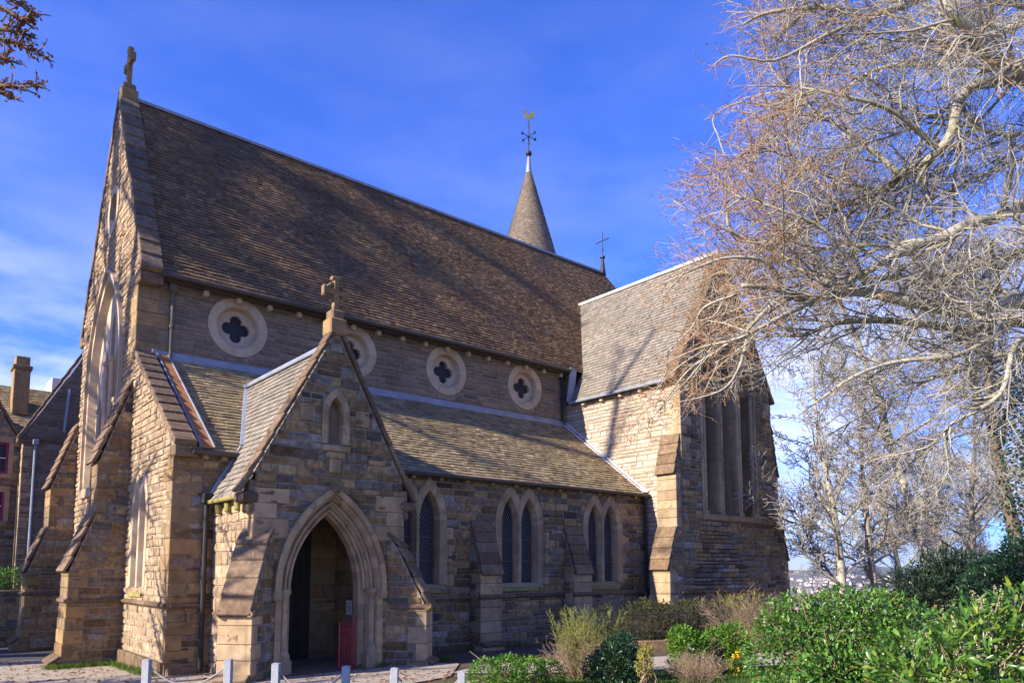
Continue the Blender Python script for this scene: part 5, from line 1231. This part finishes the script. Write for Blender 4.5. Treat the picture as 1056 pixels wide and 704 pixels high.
C = np.array([(x, y, gz(x, y)+.022) for x, y in zip(xs, ys)]); D = r.normal(size=(n, 3)); D[:, 2] *= .15; tag(leaves('fallen_leaves', C, D, r.uniform(.05, .10, n), .05, M['deadleaf'], nrm=unit(r.normal(size=(n, 3))*.25+np.array([0, 0, 1]))), 'brown fallen leaves scattered over the gravel before the church', 'leaves', kind='stuff')
n = 14000; xs = r.uniform(1.5, 12, n); ys = r.uniform(-17, -10, n); kp = (ys < -10.9-(xs-5)*.72-.05); xs, ys = xs[kp], ys[kp]; n = len(xs)
C = np.array([(x, y, gz(x, y)+.01) for x, y in zip(xs, ys)]); tag(leaves('grass', C, np.array([0, 0, 1.0])+r.normal(size=(n, 3))*.35, r.uniform(.05, .11, n), .008, M['grassblade'], nrm=unit(r.normal(size=(n, 3)))), 'short grass at the edge of the lawn', 'grass', kind='stuff')
n = 1500; mb = MB(); rnd = random.Random(33)
n2 = 1400; mb2 = []
for k in range(n2):                            # pebbles by the path
    pass
for k in range(900):
    a = R(rnd.uniform(52, 84)); d = rnd.uniform(420, 2600); x, y = CAM.x+d*math.sin(a), CAM.y+d*math.cos(a); g = gz(x, y); w_, l_, h_ = rnd.uniform(5, 9), rnd.uniform(8, 22), rnd.uniform(4, 7); o = rnd.uniform(0, 3.14)
    ux, uy = V3(math.cos(o), math.sin(o), 0)*l_/2, V3(-math.sin(o), math.cos(o), 0)*w_/2; c = V3(x, y, g-1)
    q = [c-ux-uy, c+ux-uy, c+ux+uy, c-ux+uy]; mb.mi = 0; t = [p+Z*(h_+1) for p in q]; e = [c-ux+Z*(h_+1+w_*.4), c+ux+Z*(h_+1+w_*.4)]
    mb.add(q+t+e, [(0, 1, 5, 4), (1, 2, 6, 5), (2, 3, 7, 6), (3, 0, 4, 7), (4, 7, 8), (5, 6, 9)]); mb.mi = 1; mb.add(t+e, [(0, 1, 5, 4), (2, 3, 4, 5)])
tag(mb.build('far_town', [M['townwall'], M['townroof']]), 'pale houses of the town spread over the far valley', 'town', kind='stuff')

r = np.random.default_rng(44); C = []; D = []
for k in range(260):
    t = r.random(); sel = r.integers(0, 4)
    if sel == 0: x, y = r.uniform(4.4, 15), AY-.16-abs(r.normal())*.12
    elif sel == 1: x, y = -.15-abs(r.normal())*.12, r.uniform(AY, -.2)
    elif sel == 2: x, y = r.uniform(-1.6, -.2), -.2-abs(r.normal())*.12
    else: x, y = r.uniform(3.6, 5.5), PY+.1-abs(r.normal())*.2
    z = gz(x, y)+.01
    for j in range(9): C.append((x+r.normal()*.04, y+r.normal()*.04, z)); D.append((r.normal()*.5, r.normal()*.5, 1))
tag(leaves('weeds', np.array(C), np.array(D), r.uniform(.06, .16, len(C)), .016, M['grassblade']), 'small weeds and grass growing along the foot of the church walls', 'weeds', kind='stuff')

# ------------------------------------------------------------------ the air
hm = bpy.data.materials.new('pale air'); hm.use_nodes = True; t = hm.node_tree; t.nodes.clear()
ho_ = N(t, 'ShaderNodeOutputMaterial'); pv = N(t, 'ShaderNodeVolumePrincipled'); pv.inputs['Color'].default_value = (.86, .91, 1, 1); pv.inputs['Density'].default_value = .0001; pv.inputs['Anisotropy'].default_value = .2
t.links.new(pv.outputs[0], ho_.inputs['Volume'])
mb = MB(); b = 12600; z0, z1 = -75, 240
mb.add([(-b, -b, z0), (b, -b, z0), (b, b, z0), (-b, b, z0), (-b, -b, z1), (b, -b, z1), (b, b, z1), (-b, b, z1)], [(3, 2, 1, 0), (4, 5, 6, 7), (0, 1, 5, 4), (1, 2, 6, 5), (2, 3, 7, 6), (3, 0, 4, 7)])
tag(mb.build('haze', hm), 'thin pale haze in the air over the valley', 'haze', kind='stuff')
